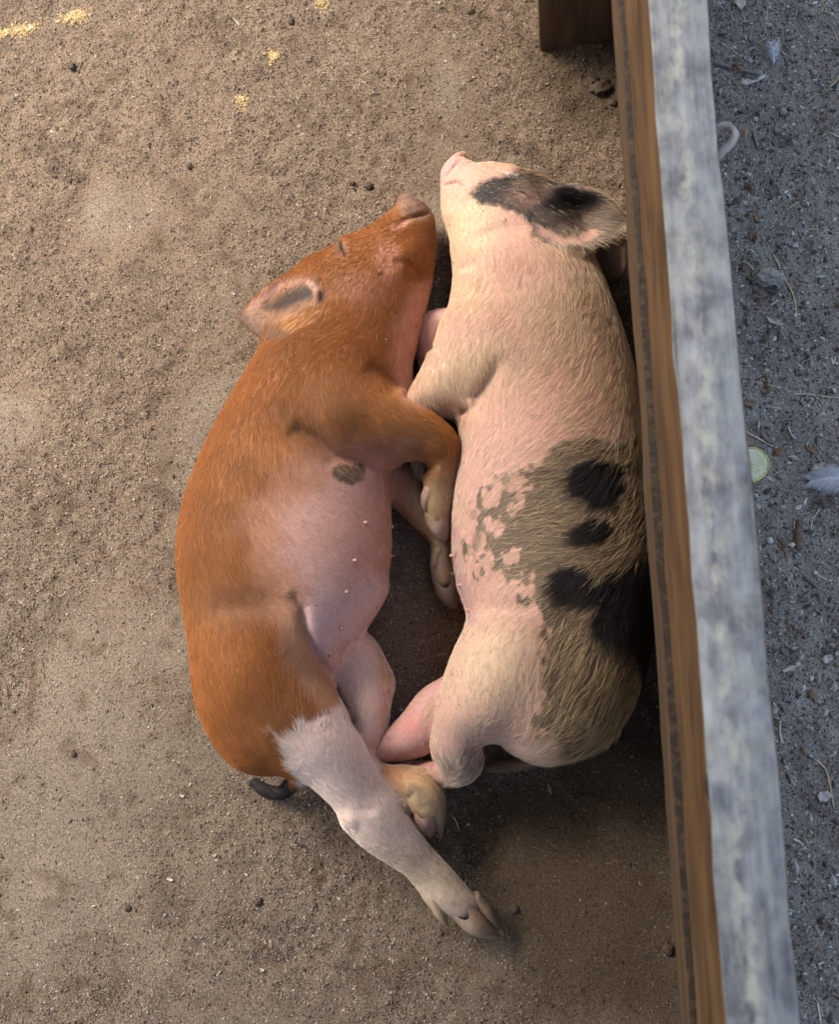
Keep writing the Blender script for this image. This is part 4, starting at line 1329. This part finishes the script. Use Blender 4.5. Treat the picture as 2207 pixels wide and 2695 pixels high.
me = mesh_np('body', V, Q)
set_col(me, 'coat', spot_coat(px, py, V))
sbody = link('body', me, spot, skin_mat('spotted piglet skin'))
sbody.matrix_parent_inverse = sp_inv
sflow = [(1190, 440, .6, .9), (1220, 540, .4, 1), (1300, 480, .9, .4), (1400, 480, 1, .3), (1300, 600, .4, 1), (1380, 600, .5, 1), (1480, 560, 1, .1), (1600, 580, .9, .3), (1480, 640, .6, .8),
         (1240, 680, .3, 1), (1240, 760, -.3, 1), (1350, 720, -.35, 1), (1480, 720, -.2, 1), (1300, 850, -.6, .8), (1420, 850, -.6, .8), (1540, 820, -.5, .9), (1220, 930, -.5, .9), (1180, 1020, .2, 1), (1260, 1000, .2, 1), (1240, 1070, .5, .9),
         (1330, 980, -.6, .8), (1450, 980, -.7, .7), (1580, 960, -.6, .8), (1300, 1130, -.6, .8), (1420, 1130, -.75, .65), (1560, 1130, -.85, .5), (1650, 1100, -.7, .8), (1240, 1250, -.4, .9), (1350, 1250, -.9, .45), (1480, 1230, -.95, .35), (1620, 1230, -.8, .7),
         (1240, 1400, -.6, .8), (1350, 1380, -1, .25), (1480, 1360, -1, .15), (1620, 1370, -.9, .6), (1250, 1500, -.5, .9), (1350, 1480, -1, .15), (1480, 1470, -1, .05), (1620, 1480, -.9, .5), (1300, 1570, -.6, .8), (1420, 1580, -.9, .4), (1560, 1560, -.8, .5),
         (1250, 1680, -.2, 1), (1350, 1680, -.3, 1), (1480, 1680, -.5, .9), (1600, 1680, -.6, .8), (1200, 1800, -.1, 1), (1350, 1820, -.2, 1), (1480, 1820, -.5, .9), (1600, 1830, -.7, .8), (1220, 1950, .1, 1), (1420, 1930, -.4, .9), (1400, 2000, -1, .1), (1550, 1960, -.9, .4), (1300, 2018, -1, .1), (1130, 1900, -.5, .7), (1140, 900, 0, 1)]
shairm = hair_mat('bristle hair', .5, .3)
make_hair('hair', V, Q, spot, sp_inv, shairm, 52000, spot_style, sflow, .5, .19, .16, 9)
stuck_sand('stuck_sand', V, Q, spot, sp_inv, 420, 32)
bvh = BVHTree.FromPolygons([tuple(v) for v in V], [tuple(q) for q in Q])
for x, y in ((1194, 1462), (1212, 1540), (1236, 1606)):
    teat(bvh, x, y, spot, sp_inv, teatm, .0021, (-1.2, 0, 0))
hoof([(1088, 1250, 24, .058, .016), (1083, 1285, 20, .056, .014), (1085, 1310, 14, .052, .010), (1086, 1326, 6, .048, .005)], spot, sp_inv, hoofm, (.36, .27, .24))
hoof([(1118, 1225, 17, .058, .012), (1116, 1245, 14, .056, .010), (1113, 1258, 6, .054, .006)], spot, sp_inv, hoofm, (.46, .31, .28))
# white lashes over the closed eye
rng = np.random.default_rng(4)
hc = bpy.data.hair_curves.new('eyelash')
nl = 34
hc.add_curves([4] * nl)
pts = []
for i in range(nl):
    t = rng.uniform(0, 1)
    x, y = 1300 + 58 * t, 449 + 11 * t
    hit, nrm, *_ = surf(bvh, x, y + 3)
    if hit is None:
        hit, nrm = Vector(W(x, y + 3, .07)), Vector((0, 0, 1))
    tip = Vector(W(x + rng.uniform(4, 14), y + rng.uniform(2, 16) - 6 * (1 - t), hit.z + .004))
    for k in range(4):
        s = k / 3
        pts.append(hit.lerp(tip, s) + nrm * .003 * math.sin(s * 3.14))
hc.points.foreach_set('position', np.array(pts, np.float32).ravel())
a = hc.attributes.get('radius') or hc.attributes.new('radius', 'FLOAT', 'POINT')
a.data.foreach_set('value', np.tile(np.array([.00013, .00013, .0001, .00004], np.float32), nl))
a = hc.attributes.new('col', 'FLOAT_COLOR', 'POINT')
a.data.foreach_set('color', np.tile(np.array([.85, .82, .74, 1], np.float32), nl * 4))
hc.materials.append(shairm)
o = bpy.data.objects.new('eyelash', hc)
COL.objects.link(o)
o.parent = spot
o.matrix_parent_inverse = sp_inv
o['kind'] = 'stuff'


# ------------------------------------------------------------------ litter
def at_ground(x, y, up=0.0):
    """points on the dirt seen at photograph pixels"""
    p = W(np.asarray(x, float), np.asarray(y, float), 0.0)
    p[..., 2] = ground_h(p[..., 0], p[..., 1]) + up
    return p


def litter_mat(name, col, rough=.8, var=.25, scale=(300, 300, 300)):
    m, nt, b = mat(name, col, rough)
    f = n_noise(nt, 1, 4, .6, n_coord(nt, scale))
    c = np.array(col)
    nt.links.new(n_ramp(nt, f, [(.3, tuple(c * (1 - var * 1.6))), (.5, tuple(c)), (.7, tuple(np.minimum(c * (1 + var), .9)))]), b.inputs['Base Color'])
    n_bump(nt, b, f, .4, .001)
    return m


STRAW = litter_mat('straw', (.52, .43, .27), .6)
PALE = litter_mat('pale straw', (.66, .60, .48), .6)
BARK = litter_mat('bark', (.16, .115, .085))
TWIG = litter_mat('grey twig', (.24, .22, .20))
LEAF = litter_mat('dry leaf', (.27, .19, .12))
LEAFP = litter_mat('pale leaf', (.55, .52, .42))
STONE = litter_mat('pebble', (.33, .30, .27))
CHIP = litter_mat('white chip', (.55, .53, .48), .6, .2)
CLOD = litter_mat('clod', (.088, .064, .045), .95, .45, (700, 700, 700))
CLODP = litter_mat('dried clump', (.36, .34, .30))


def stem(name, pts, w, m, label=None, cat=None, group=None, flat=.5, up=.0008, taper=True, wob=0.0):
    """a stalk: flattened, slightly tapering tube along pixels on the dirt; w is its half-width in metres"""
    p = np.asarray(pts, float)
    c = catmull(p, 7) if len(p) > 2 else p[0] + (p[1] - p[0]) * np.linspace(0, 1, 8)[:, None]
    G = at_ground(c[:, 0], c[:, 1])
    G[:, 2] = np.maximum(G[:, 2], np.convolve(np.pad(G[:, 2], 3, 'edge'), np.ones(7) / 7, 'valid')) + up + w * flat
    t = np.gradient(G, axis=0)
    t /= np.linalg.norm(t, axis=1)[:, None]
    sd = np.cross(t, [0, 0, 1.0])
    sd /= np.linalg.norm(sd, axis=1)[:, None]
    un = np.cross(sd, t)
    k, n = 6, len(G)
    a = np.arange(k) * 2 * math.pi / k
    ww = w * (np.interp(np.arange(n), [0, 1, n - 2, n - 1], [.6, 1, .85, .35]) if taper else np.ones(n)) * (1 + wob * RNG.normal(0, 1, n))
    V = G[:, None] + ww[:, None, None] * (np.cos(a)[None, :, None] * sd[:, None] + flat * np.sin(a)[None, :, None] * un[:, None])
    V = V.reshape(-1, 3)
    F = [(i * k + j, i * k + (j + 1) % k, (i + 1) * k + (j + 1) % k, (i + 1) * k + j) for i in range(n - 1) for j in range(k)]
    F += [tuple(range(k))[::-1], tuple(range((n - 1) * k, n * k))]
    o0 = V.mean(0)
    me = bpy.data.meshes.new(name)
    me.from_pydata([tuple(v) for v in V - o0], [], F)
    for q in me.polygons:
        q.use_smooth = len(q.vertices) == 4
    o = link(name, me, None, m)
    o.location = o0
    return tag(o, label, cat, group)


def lump(name, x, y, r, m, label=None, cat=None, group=None, sq=(1, 1, .6), rot=0.0, rough=.25, freq=2.2, sub=3, sink=.3, z0=None):
    """an uneven stone or clod"""
    import bmesh
    bm = bmesh.new()
    bmesh.ops.create_icosphere(bm, subdivisions=sub, radius=1.0)
    P = np.array([v.co for v in bm.verts])
    sd = int(x * 7 + y) % 1000
    d = 1 + rough * noise(P + sd, freq, 90, 3)
    ca, sa = math.cos(rot), math.sin(rot)
    for v, q in zip(bm.verts, P * d[:, None] * np.array(sq) * r):
        v.co = (q[0] * ca - q[1] * sa, q[0] * sa + q[1] * ca, q[2])
    me = bpy.data.meshes.new(name)
    bm.to_mesh(me)
    bm.free()
    for q in me.polygons:
        q.use_smooth = sub > 2
    o = link(name, me, None, m)
    g = at_ground(x, y)
    o.location = (g[0], g[1], g[2] + r * sq[2] * (1 - sink))
    return tag(o, label, cat, group)


def leaf(name, outline, m, label=None, cat='leaf', group=None, curl=.002, th=.0004, up=.0012):
    """a dry leaf or flake: outline in pixels, cupped, with thickness"""
    p = np.asarray(outline, float)
    c = catmull(np.vstack([p, p[:1]]), 3)[:-1]
    cen = p.mean(0)
    rings = [1.0, .66, .33]
    L = np.concatenate([cen + (c - cen) * r for r in rings] + [cen[None]])
    G = at_ground(L[:, 0], L[:, 1])
    zz = G[:, 2].max()
    rr = np.concatenate([np.full(len(c), r) for r in rings] + [[0]])
    G[:, 2] = zz + up + curl * (rr ** 2) * (.6 + .5 * np.sin(np.arange(len(rr)) * 1.7)) + .3 * curl * noise(G, 260, 55)
    n = len(c)
    F = []
    for i in range(2):
        for j in range(n):
            F.append((i * n + j, i * n + (j + 1) % n, (i + 1) * n + (j + 1) % n, (i + 1) * n + j))
    F += [(2 * n + j, 2 * n + (j + 1) % n, 3 * n) for j in range(n)]
    N = len(G)
    B = G - np.array([0, 0, th])
    F2 = [tuple(reversed([q + N for q in f])) for f in F]
    F3 = [(j, j + N, (j + 1) % n + N, (j + 1) % n) for j in range(n)]
    A = np.concatenate([G, B])
    o0 = A.mean(0)
    me = bpy.data.meshes.new(name)
    me.from_pydata([tuple(v) for v in A - o0], [], F + F2 + F3)
    import bmesh
    bm = bmesh.new()
    bm.from_mesh(me)
    bmesh.ops.recalc_face_normals(bm, faces=bm.faces)
    bm.to_mesh(me)
    bm.free()
    for q in me.polygons:
        q.use_smooth = True
    o = link(name, me, None, m)
    o.location = o0
    return tag(o, label, cat, group)


def chip(x, y, r, ang, m, name, label, cat, group=None):
    a = np.linspace(0, 6.283, 7)[:-1]
    q = .85 * r * np.array([1, .6, .75, 1, .55, .7]) * RNG.uniform(.6, 1.3, 6)
    px = x + np.cos(a + ang) * q * 1.3
    py = y + np.sin(a + ang) * q * .8
    return leaf(name, list(zip(px, py)), m, label, cat, group, .0016, .0007, .001)


# straw and twigs in the yard, right of the fence
GS = 'straws lying in the yard'
for pts, w, m, lab in (
    ([(1962, 59), (1957, 34), (1950, 18)], .0005, PALE, 'short bent stalk under the pale leaf at the top edge'),
    ([(2021, 10), (2016, 55), (2007, 99)], .0004, PALE, 'thin upright stalk left of the dark flat leaf near the top'),
    ([(2158, 30), (2172, 12), (2180, 0)], .0012, STRAW, 'thick straw crossing the top right corner'),
    ([(2150, 36), (2170, 28), (2207, 46)], .0009, STRAW, 'pale straw running out of the picture near the top right corner'),
    ([(2190, 66), (2207, 105)], .0008, STRAW, 'short straw below the crossing straws in the top right corner'),
    ([(2180, 232), (2196, 216), (2207, 198)], .0011, STRAW, 'slanting straw at the right edge beside a grey pebble'),
    ([(2160, 236), (2207, 234)], .0006, PALE, 'level pale straw at the right edge under the slanting one'),
    ([(1925, 120), (1945, 138), (1995, 147)], .0005, PALE, 'curved thin straw above the grey twig by the rail'),
    ([(2066, 555), (2103, 531)], .0011, STRAW, 'short thick straw halfway between the rope loop and the dried clump'),
    ([(2125, 604), (2155, 601)], .0010, STRAW, 'short level straw to the right above the dried clump'),
    ([(1926, 688), (1942, 670), (1963, 646)], .0006, STRAW, 'straw slanting up to the right beside the rail, upper arm of a cross'),
    ([(1950, 688), (1970, 700), (1982, 718)], .0008, STRAW, 'forked straw just left of the dried clump'),
    ([(2034, 664), (2062, 725), (2088, 785), (2095, 859)], .0012, STRAW, 'longest straw, kinked in the middle, right of the dried clump'),
    ([(2026, 806), (2048, 788)], .0009, PALE, 'short straw just above the curled yellow leaf'),
    ([(1940, 1121), (1985, 1150), (2033, 1176)], .0010, PALE, 'straight pale straw above the round fruit slice'),
    ([(2084, 1038), (2140, 1040), (2207, 1050)], .0007, PALE, 'long level straw right of the reddish leaf'),
    ([(2134, 1040), (2156, 1056), (2166, 1074)], .0006, STRAW, 'straw crossing the long level one'),
    ([(1998, 985), (2020, 1012), (2072, 1026)], .0006, PALE, 'bowed thin straw above the reddish leaf'),
    ([(2144, 1104), (2160, 1094), (2178, 1090)], .0006, STRAW, 'curved straw above the small star shaped leaf'),
    ([(2072, 1122), (2080, 1145), (2092, 1156)], .0009, PALE, 'short hooked straw left of the small star shaped leaf'),
    ([(2088, 1375), (2089, 1412), (2090, 1452)], .0013, STRAW, 'upright straw touching the dark bark strip'),
    ([(2133, 1397), (2138, 1368), (2158, 1336)], .0008, PALE, 'pale straw leaning right, right of the dark bark strip'),
    ([(2030, 1402), (2045, 1432), (2070, 1445)], .0004, STRAW, 'thin curved straw left of the dark bark strip'),
    ([(2186, 942), (2190, 960), (2197, 936)], .0012, PALE, 'pale hooked straw at the right edge above the feather'),
    ([(1998, 1760), (2008, 1710), (2020, 1690)], .0006, STRAW, 'bowed straw left of the curled grey leaf'),
    ([(2010, 1922), (2030, 1940), (2047, 1954)], .0011, PALE, 'pale straw slanting down from the rail, one of a crossed pair'),
    ([(2052, 1905), (2053, 1930), (2056, 1956)], .0011, PALE, 'upright pale straw, other one of the crossed pair'),
    ([(2022, 1976), (2045, 1980), (2070, 1978)], .0006, STRAW, 'level thin straw under the crossed pair'),
    ([(2145, 1998), (2172, 2024), (2182, 2060), (2195, 2129)], .0012, STRAW, 'long bowed straw reaching down past the white shell piece'),
    ([(2036, 2048), (2060, 2034), (2080, 2022)], .0005, STRAW, 'thin straw left of the long bowed one'),
    ([(2024, 2128), (2032, 2098)], .0010, PALE, 'short straw poking out from under the rail'),
    ([(2152, 2640), (2155, 2666), (2159, 2695)], .0012, PALE, 'upright straw at the bottom edge of the yard'),
    ([(2086, 2208), (2104, 2216), (2112, 2224)], .0014, PALE, 'stubby pale straw low in the yard'),
):
    stem('straw', pts, w, m, lab, 'straw', GS)
stem('twig', [(1876, 162), (1915, 172), (1955, 188), (1998, 198)], .0024, TWIG, 'thick grey twig sticking out from under the top of the rail', 'twig', flat=.8, wob=.1)
stem('twig', [(2066, 106), (2084, 98), (2103, 86)], .0022, TWIG, 'short grey stick above the fluffy down near the top', 'twig', flat=.7, wob=.1)
stem('twig', [(1980, 340), (1986, 360), (1993, 386)], .0022, TWIG, 'short bluish grey stick right of the rope loop', 'twig', flat=.7, wob=.1)
stem('twig', [(2114, 1518), (2132, 1532), (2152, 1550)], .0016, BARK, 'dark brown stick lying alone below the bark strip', 'twig', flat=.8, wob=.1)
stem('bark_strip', [(2104, 1368), (2098, 1400), (2100, 1450)], .0042, BARK, 'dark bark strip standing upright beside a straw', 'bark', flat=.35, wob=.15)
stem('twig', [(2057, 1768), (2082, 1756), (2105, 1744)], .0026, LEAFP, 'flat pale stick below the curled grey leaf', 'twig', flat=.5, wob=.1)
leaf('dry_leaf', [(1930, 2), (1945, -4), (1962, 4), (1956, 18), (1948, 24), (1938, 14)], LEAFP, 'pale dry leaf at the top edge of the yard')
leaf('dry_leaf', [(1970, 84), (1980, 80), (1987, 96), (1982, 108), (1970, 104)], TWIG, 'dark grey flat leaf near the top of the yard')
leaf('dry_leaf', [(2012, 829), (2026, 838), (2050, 848), (2058, 860), (2034, 856), (2018, 846)], LEAFP, 'curled yellowish leaf below the longest straw', curl=.004)
leaf('dry_leaf', [(1998, 1124), (2012, 1136), (2030, 1156), (2036, 1170), (2016, 1164), (2002, 1146)], TWIG, 'grey oval leaf lying right above the round fruit slice', curl=.003)
leaf('dry_leaf', [(2122, 1172), (2132, 1180), (2144, 1168), (2142, 1182), (2152, 1186), (2138, 1194), (2128, 1186), (2118, 1190), (2124, 1181)], LEAF, 'small star shaped brown leaf above the feather', curl=.002)
leaf('dry_leaf', [(1956, 1056), (1976, 1054), (1988, 1066), (1970, 1074), (1954, 1066)], LEAF, 'reddish brown leaf scrap close to the rail', curl=.003)
leaf('dry_leaf', [(2130, 1234), (2148, 1222), (2168, 1218), (2160, 1230), (2140, 1240)], LEAFP, 'thin pale leaf just above the feather', curl=.003)
leaf('dry_leaf', [(2050, 1706), (2062, 1728), (2084, 1730), (2100, 1716), (2104, 1704), (2084, 1714), (2070, 1708), (2060, 1694)], TWIG, 'curled grey leaf shaped like a bean', curl=.006)
leaf('dry_leaf', [(1984, 560), (1998, 566), (1996, 584), (1984, 580)], LEAF, 'small brown leaf scrap above the dried clump')
leaf('dry_leaf', [(2036, 330), (2050, 322), (2058, 338), (2048, 350), (2036, 344)], TWIG, 'grey leaf right of the bluish grey stick')
leaf('shell_piece', [(2148, 2092), (2160, 2082), (2180, 2084), (2184, 2098), (2170, 2110), (2154, 2108)], CHIP, 'white shell piece beside the long bowed straw', 'shell', None, .004, .0008, .002)
leaf('shell_piece', [(2162, 1732), (2176, 1722), (2190, 1726), (2186, 1740), (2170, 1746)], CHIP, 'whitish shell piece at the right edge below the curled grey leaf', 'shell', None, .004, .0008, .002)
leaf('shell_piece', [(2196, 1716), (2206, 1712), (2207, 1724), (2198, 1724)], CHIP, 'white scrap cut by the right edge', 'shell', None, .003, .0008, .002)
lump('pebble', 2060, 292, .0048, STONE, 'round tan pebble at the height of the rope loop', 'pebble', 'pebbles in the yard')
lump('pebble', 2141, 190, .0038, STONE, 'grey pebble near the top right corner', 'pebble', 'pebbles in the yard')
lump('pebble', 2140, 1826, .0056, LEAF, 'brown rounded pebble low in the yard', 'pebble', 'pebbles in the yard')
lump('pebble', 2024, 1424, .0036, CHIP, 'small whitish pebble left of the bark strip', 'pebble', 'pebbles in the yard')
lump('pebble', 2138, 2346, .0040, STONE, 'pinkish grey pebble in the lower yard', 'pebble', 'pebbles in the yard')
lump('pebble', 1900, 113, .0028, STONE, 'tiny pebble next to the rail near the top', 'pebble', 'pebbles in the yard')
lump('dried_clump', 2014, 735, .013, CLODP, 'crumbly pale grey clump beside the longest straw', 'clump', sq=(1.45, .75, .7), rot=-.15, rough=.6, freq=5, sub=4)
# dark clods and pale chips on the pen floor
GC = 'clods on the pen floor'
for x, y, r, lab in ((1580, 232, .0105, 'largest dark clod, lying below the post'), (1560, 205, .006, 'dark clod touching the largest clod by the post'), (1612, 268, .005, 'dark clod close under the fence near the post'),
                     (970, 488, .0052, 'dark clod above the ginger snout'), (925, 478, .0034, 'small dark clod left of the one above the ginger snout'), (188, 172, .0050, 'dark clod in the upper left of the pen'),
                     (1240, 28, .0048, 'dark clod left of the post at the top edge'), (764, 52, .0044, 'dark clod at the top in the middle of the pen'), (186, 476, .0032, 'dark clod on the pale trodden patch'), (500, 440, .0036, 'dark clod halfway between ginger ear and top edge'),
                     (680, 2374, .0040, 'dark clod below the ginger rump'), (335, 2392, .0034, 'dark clod in the lower left of the pen'), (192, 1984, .0034, 'dark clod left of the ginger rump'), (1355, 2395, .0040, 'dark clod right of the stretched hoof'), (1760, 2500, .0052, 'dark clod against the foot of the fence')):
    lump('clod', x, y, r, CLOD, lab, 'clod', GC, (1.15, .9, .5), x * .01, .75, 3.2)
GW = 'pale chips on the pen floor'
for i, (x, y, r, lab) in enumerate(((1057, 1867, 8, 'white chip on dark soil between the hind legs'), (446, 2315, 10, 'white chip with a notch below left of the ginger rump'), (563, 2252, 8, 'round white chip straight below the ginger rump'), (890, 2366, 8, 'bright white chip left of the stretched hoof'),
                                   (820, 2393, 5, 'tiny white chip beside the bright one'), (905, 2420, 7, 'greenish white chip below the bright one'), (645, 2302, 6, 'tan chip right of the round white one'), (432, 2408, 6, 'whitish chip below the notched one'), (475, 2095, 8, 'whitish chip left below the ginger tail'),
                                   (1232, 2170, 7, 'pale sliver right of the yellow hoof'), (1445, 2075, 7, 'pale sliver under the spotted tail'), (690, 2552, 8, 'yellowish chip near the bottom edge'), (348, 252, 5, 'small pale chip in the upper left'), (615, 775, 6, 'white chip left of the ginger ear tip'), (515, 870, 5, 'small white chip left below the ginger ear'))):
    chip(x, y, r, i * 1.3, CHIP if i % 3 != 2 else LEAFP, 'pale_chip', lab, 'chip', GW)
stem('straw', [(612, 46), (622, 54), (630, 64)], .0006, PALE, 'pale straw in the pen near the top edge', 'straw', 'straws in the pen')
stem('straw', [(540, 205), (560, 175), (590, 160)], .0006, BARK, 'dark bent straw in the upper pen', 'straw', 'straws in the pen')
stem('straw', [(1190, 2150), (1200, 2165), (1205, 2185)], .0005, PALE, 'thin pale straw right of the yellow hoof', 'straw', 'straws in the pen')
stem('straw', [(1440, 2062), (1446, 2078), (1450, 2090)], .0005, PALE, 'thin pale straw under the spotted tail tuft', 'straw', 'straws in the pen')

# sun flecks on the pen floor, put in as yellow crumbs
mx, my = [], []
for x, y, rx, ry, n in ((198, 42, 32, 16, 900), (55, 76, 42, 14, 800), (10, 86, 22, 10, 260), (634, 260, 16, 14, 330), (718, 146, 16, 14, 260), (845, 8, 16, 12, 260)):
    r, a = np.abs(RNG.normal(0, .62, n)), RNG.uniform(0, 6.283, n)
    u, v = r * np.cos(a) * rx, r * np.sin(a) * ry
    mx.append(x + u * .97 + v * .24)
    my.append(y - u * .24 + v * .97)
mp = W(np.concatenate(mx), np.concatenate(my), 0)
sun_fleck = crumb_mesh('sun_fleck_crumbs', mp[:, 0], mp[:, 1], np.clip(RNG.lognormal(math.log(.0012), .3, len(mp)), .0006, .003), palette(len(mp), [(.58, .44, .22), (.66, .53, .31), (.42, .31, .16)], [.5, .3, .2]), 'sun_fleck')
tag(sun_fleck, 'yellow sun flecks on the pen floor, laid as crumbs', 'sun fleck', kind='stuff')

# fine straw litter in the yard, too small to tell apart
n = 420
Xl, Yl = RNG.uniform(.12, .5, n), RNG.uniform(-.44, 1.1, n)
fib = crumb_mesh('straw_litter', Xl, Yl, np.clip(RNG.lognormal(math.log(.0006), .4, n), .0003, .002), palette(n, [(.55, .50, .42), (.40, .33, .24), (.14, .11, .09), (.62, .62, .62)], [.4, .25, .2, .15]), 'fine litter', flat=(.3, .5), lift=1.2, long=(4, 13))
tag(fib, 'tiny straw and bark shreds strewn over the grey yard', 'litter', kind='stuff')

# round slice of fruit, half under the rail
FX, FY = 1972, 1223
g = at_ground(FX, FY)
fr = empty('fruit_slice', tuple(g), 'round pale slice of fruit with yellow rind, half hidden by the rail', 'fruit slice')
rad = 47 / 2318.0
rindm = litter_mat('yellow rind', (.80, .68, .20), .45, .12)
fleshm, nt, b = mat('pale flesh', (.6, .62, .42), .4)
co = n_coord(nt)
nt.links.new(n_mix(nt, n_ramp(nt, n_noise(nt, 240, 3, .6, co), [(.56, (0,) * 3), (.66, (.6,) * 3)]), n_ramp(nt, n_noise(nt, 90, 4, .6, co), [(.3, (.60, .64, .38)), (.7, (.80, .80, .56))]), (.26, .27, .17)), b.inputs['Base Color'])
n_bump(nt, b, n_noise(nt, 300, 4, .6, co), .5, .001)


def lathe(name, prof, m, parent, seg=56, wob=.0):
    n = len(prof)
    V, F = [], []
    for j in range(seg):
        a = 2 * math.pi * j / seg
        w = 1 + wob * math.sin(3 * a + .5) + wob * .6 * math.sin(7 * a)
        for r, z in prof:
            V.append((r * w * math.cos(a), r * w * math.sin(a), z + .0004 * math.sin(5 * a + r * 400)))
    for j in range(seg):
        for i in range(n - 1):
            F.append((j * n + i, ((j + 1) % seg) * n + i, ((j + 1) % seg) * n + i + 1, j * n + i + 1))
    me = bpy.data.meshes.new(name)
    me.from_pydata(V, [], F)
    for q in me.polygons:
        q.use_smooth = True
    return link(name, me, parent, m)


lathe('rind', [(rad * .80, .001), (rad * .97, .001), (rad, .003), (rad, .0075), (rad * .985, .0088), (rad * .93, .0090), (rad * .92, .0082)], rindm, fr, wob=.012)
lathe('flesh', [(.0001, .0084), (rad * .3, .0082), (rad * .6, .0086), (rad * .88, .0084), (rad * .925, .0078)], fleshm, fr, wob=.012)
fr.rotation_euler = (math.radians(5), math.radians(6), 0)


# feathers
def feather(name, base, tip, w, label, dens=1.0, fluff=.3, curl=.008, seed=1):
    rg = np.random.default_rng(seed)
    A, B = at_ground(*base), at_ground(*tip)
    root = empty(name, tuple(A), label, 'feather')
    iv = Matrix.Translation(-Vector(A))
    L = np.linalg.norm(B - A)
    ax = (B - A) / L
    sd = np.cross(ax, [0, 0, 1.0])
    sd /= np.linalg.norm(sd)
    fm, nt, b = mat('white down', (.80, .83, .86), .5)
    b.inputs['Subsurface Weight'].default_value = .1
    t = np.linspace(0, 1, 12)
    C = A + ax * (t * L)[:, None] + np.array([0, 0, 1]) * (.003 + curl * np.sin(t * 3.0))[:, None] + sd * (.06 * L * np.sin(t * 2.4))[:, None]
    V, F = [], []
    for i in range(12):
        for j in range(5):
            a = j * 1.2566
            r = .0008 * (1 - .8 * t[i])
            V.append(tuple(C[i] + sd * math.cos(a) * r + np.array([0, 0, 1]) * math.sin(a) * r))
    for i in range(11):
        for j in range(5):
            F.append((i * 5 + j, i * 5 + (j + 1) % 5, (i + 1) * 5 + (j + 1) % 5, (i + 1) * 5 + j))
    me = bpy.data.meshes.new('quill')
    me.from_pydata(V, [], F)
    q = link('quill', me, root, fm)
    q.matrix_parent_inverse = iv
    n = int(900 * dens)
    V, F = [], []
    for i in range(n):
        u = rg.uniform(.08, 1)
        c = np.array([np.interp(u, t, C[:, k]) for k in range(3)])
        s = rg.choice((-1, 1))
        ln = w * math.sin(min(1, u * 1.15) ** .7 * math.pi * .86) * rg.uniform(.6, 1.1) + .002
        d = sd * s * rg.uniform(.6, 1) + ax * rg.uniform(.25, .9) + np.array([0, 0, 1]) * rg.normal(.1, fluff)
        d /= np.linalg.norm(d)
        side_ = np.cross(d, [0, 0, 1.0])
        side_ /= np.linalg.norm(side_) + 1e-9
        hw = .00022
        k = len(V)
        for m_ in range(4):
            f = m_ / 3
            pnt = c + d * ln * f + ax * ln * .25 * f * f + np.array([0, 0, -1]) * .3 * ln * f * f
            pnt[2] = max(pnt[2], A[2] + .001)
            V += [tuple(pnt + side_ * hw * (1 - .7 * f)), tuple(pnt - side_ * hw * (1 - .7 * f)), tuple(pnt + np.array([0, 0, hw * (1 - .5 * f)]))]
        for m_ in range(3):
            a0, a1 = k + 3 * m_, k + 3 * m_ + 3
            F += [(a0, a0 + 1, a1 + 1, a1), (a0 + 1, a0 + 2, a1 + 2, a1 + 1), (a0 + 2, a0, a1, a1 + 2)]
    me = bpy.data.meshes.new('barbs')
    me.from_pydata(V, [], F)
    o = link('barbs', me, root, fm)
    o.matrix_parent_inverse = iv
    tag(o, kind='stuff')
    return root


feather('feather', (2262, 1262), (2130, 1272), .018, 'fluffy white feather cut by the right edge, level with the fruit slice', 1.2, .25, .008, 3)
feather('down_feather', (2034, 168), (2024, 112), .014, 'thin wisp of grey white down above the grey twig', .18, .4, .004, 5)
leaf('dropping', [(1946, 214), (1956, 206), (1972, 214), (1996, 204), (2012, 196), (2010, 206), (1988, 216), (1966, 224), (1952, 224)], CHIP, 'white splash of bird dropping beside the end of the grey twig', 'dropping', None, .0006, .0006, .0006)

# rope loop standing out from the rail
RZ = ZR - .03
rp = W(np.array([1872, 1892, 1912, 1926, 1928, 1918, 1904, 1890, 1872]), np.array([346, 338, 342, 356, 374, 390, 402, 412, 418]), np.full(9, RZ))
rp = catmull(rp, 8)
rp[:, 2] += .006 * np.sin(np.linspace(0, 3.14, len(rp)))
tt = np.gradient(rp, axis=0)
tt /= np.linalg.norm(tt, axis=1)[:, None]
s1 = np.cross(tt, [0, 0, 1.0])
s1 /= np.linalg.norm(s1, axis=1)[:, None]
s2 = np.cross(s1, tt)
kk = 12
aa = np.arange(kk) * 2 * math.pi / kk
tw = np.arange(len(rp))[:, None] * .35
rr = .0029 * (1 + .13 * np.cos(3 * aa[None] + tw))
Vr = rp[:, None] + rr[..., None] * (np.cos(aa)[None, :, None] * s1[:, None] + np.sin(aa)[None, :, None] * s2[:, None])
Fr = [(i * kk + j, i * kk + (j + 1) % kk, (i + 1) * kk + (j + 1) % kk, (i + 1) * kk + j) for i in range(len(rp) - 1) for j in range(kk)]
o0 = rp.mean(0)
rope = link('rope_loop', mesh_np('rope_loop', Vr.reshape(-1, 3) - o0, np.array(Fr)), None, litter_mat('pale rope', (.56, .52, .47), .8, .15, (900, 900, 900)))
rope.location = o0
tag(rope, 'pale rope loop sticking out from the outer side of the top rail', 'rope')
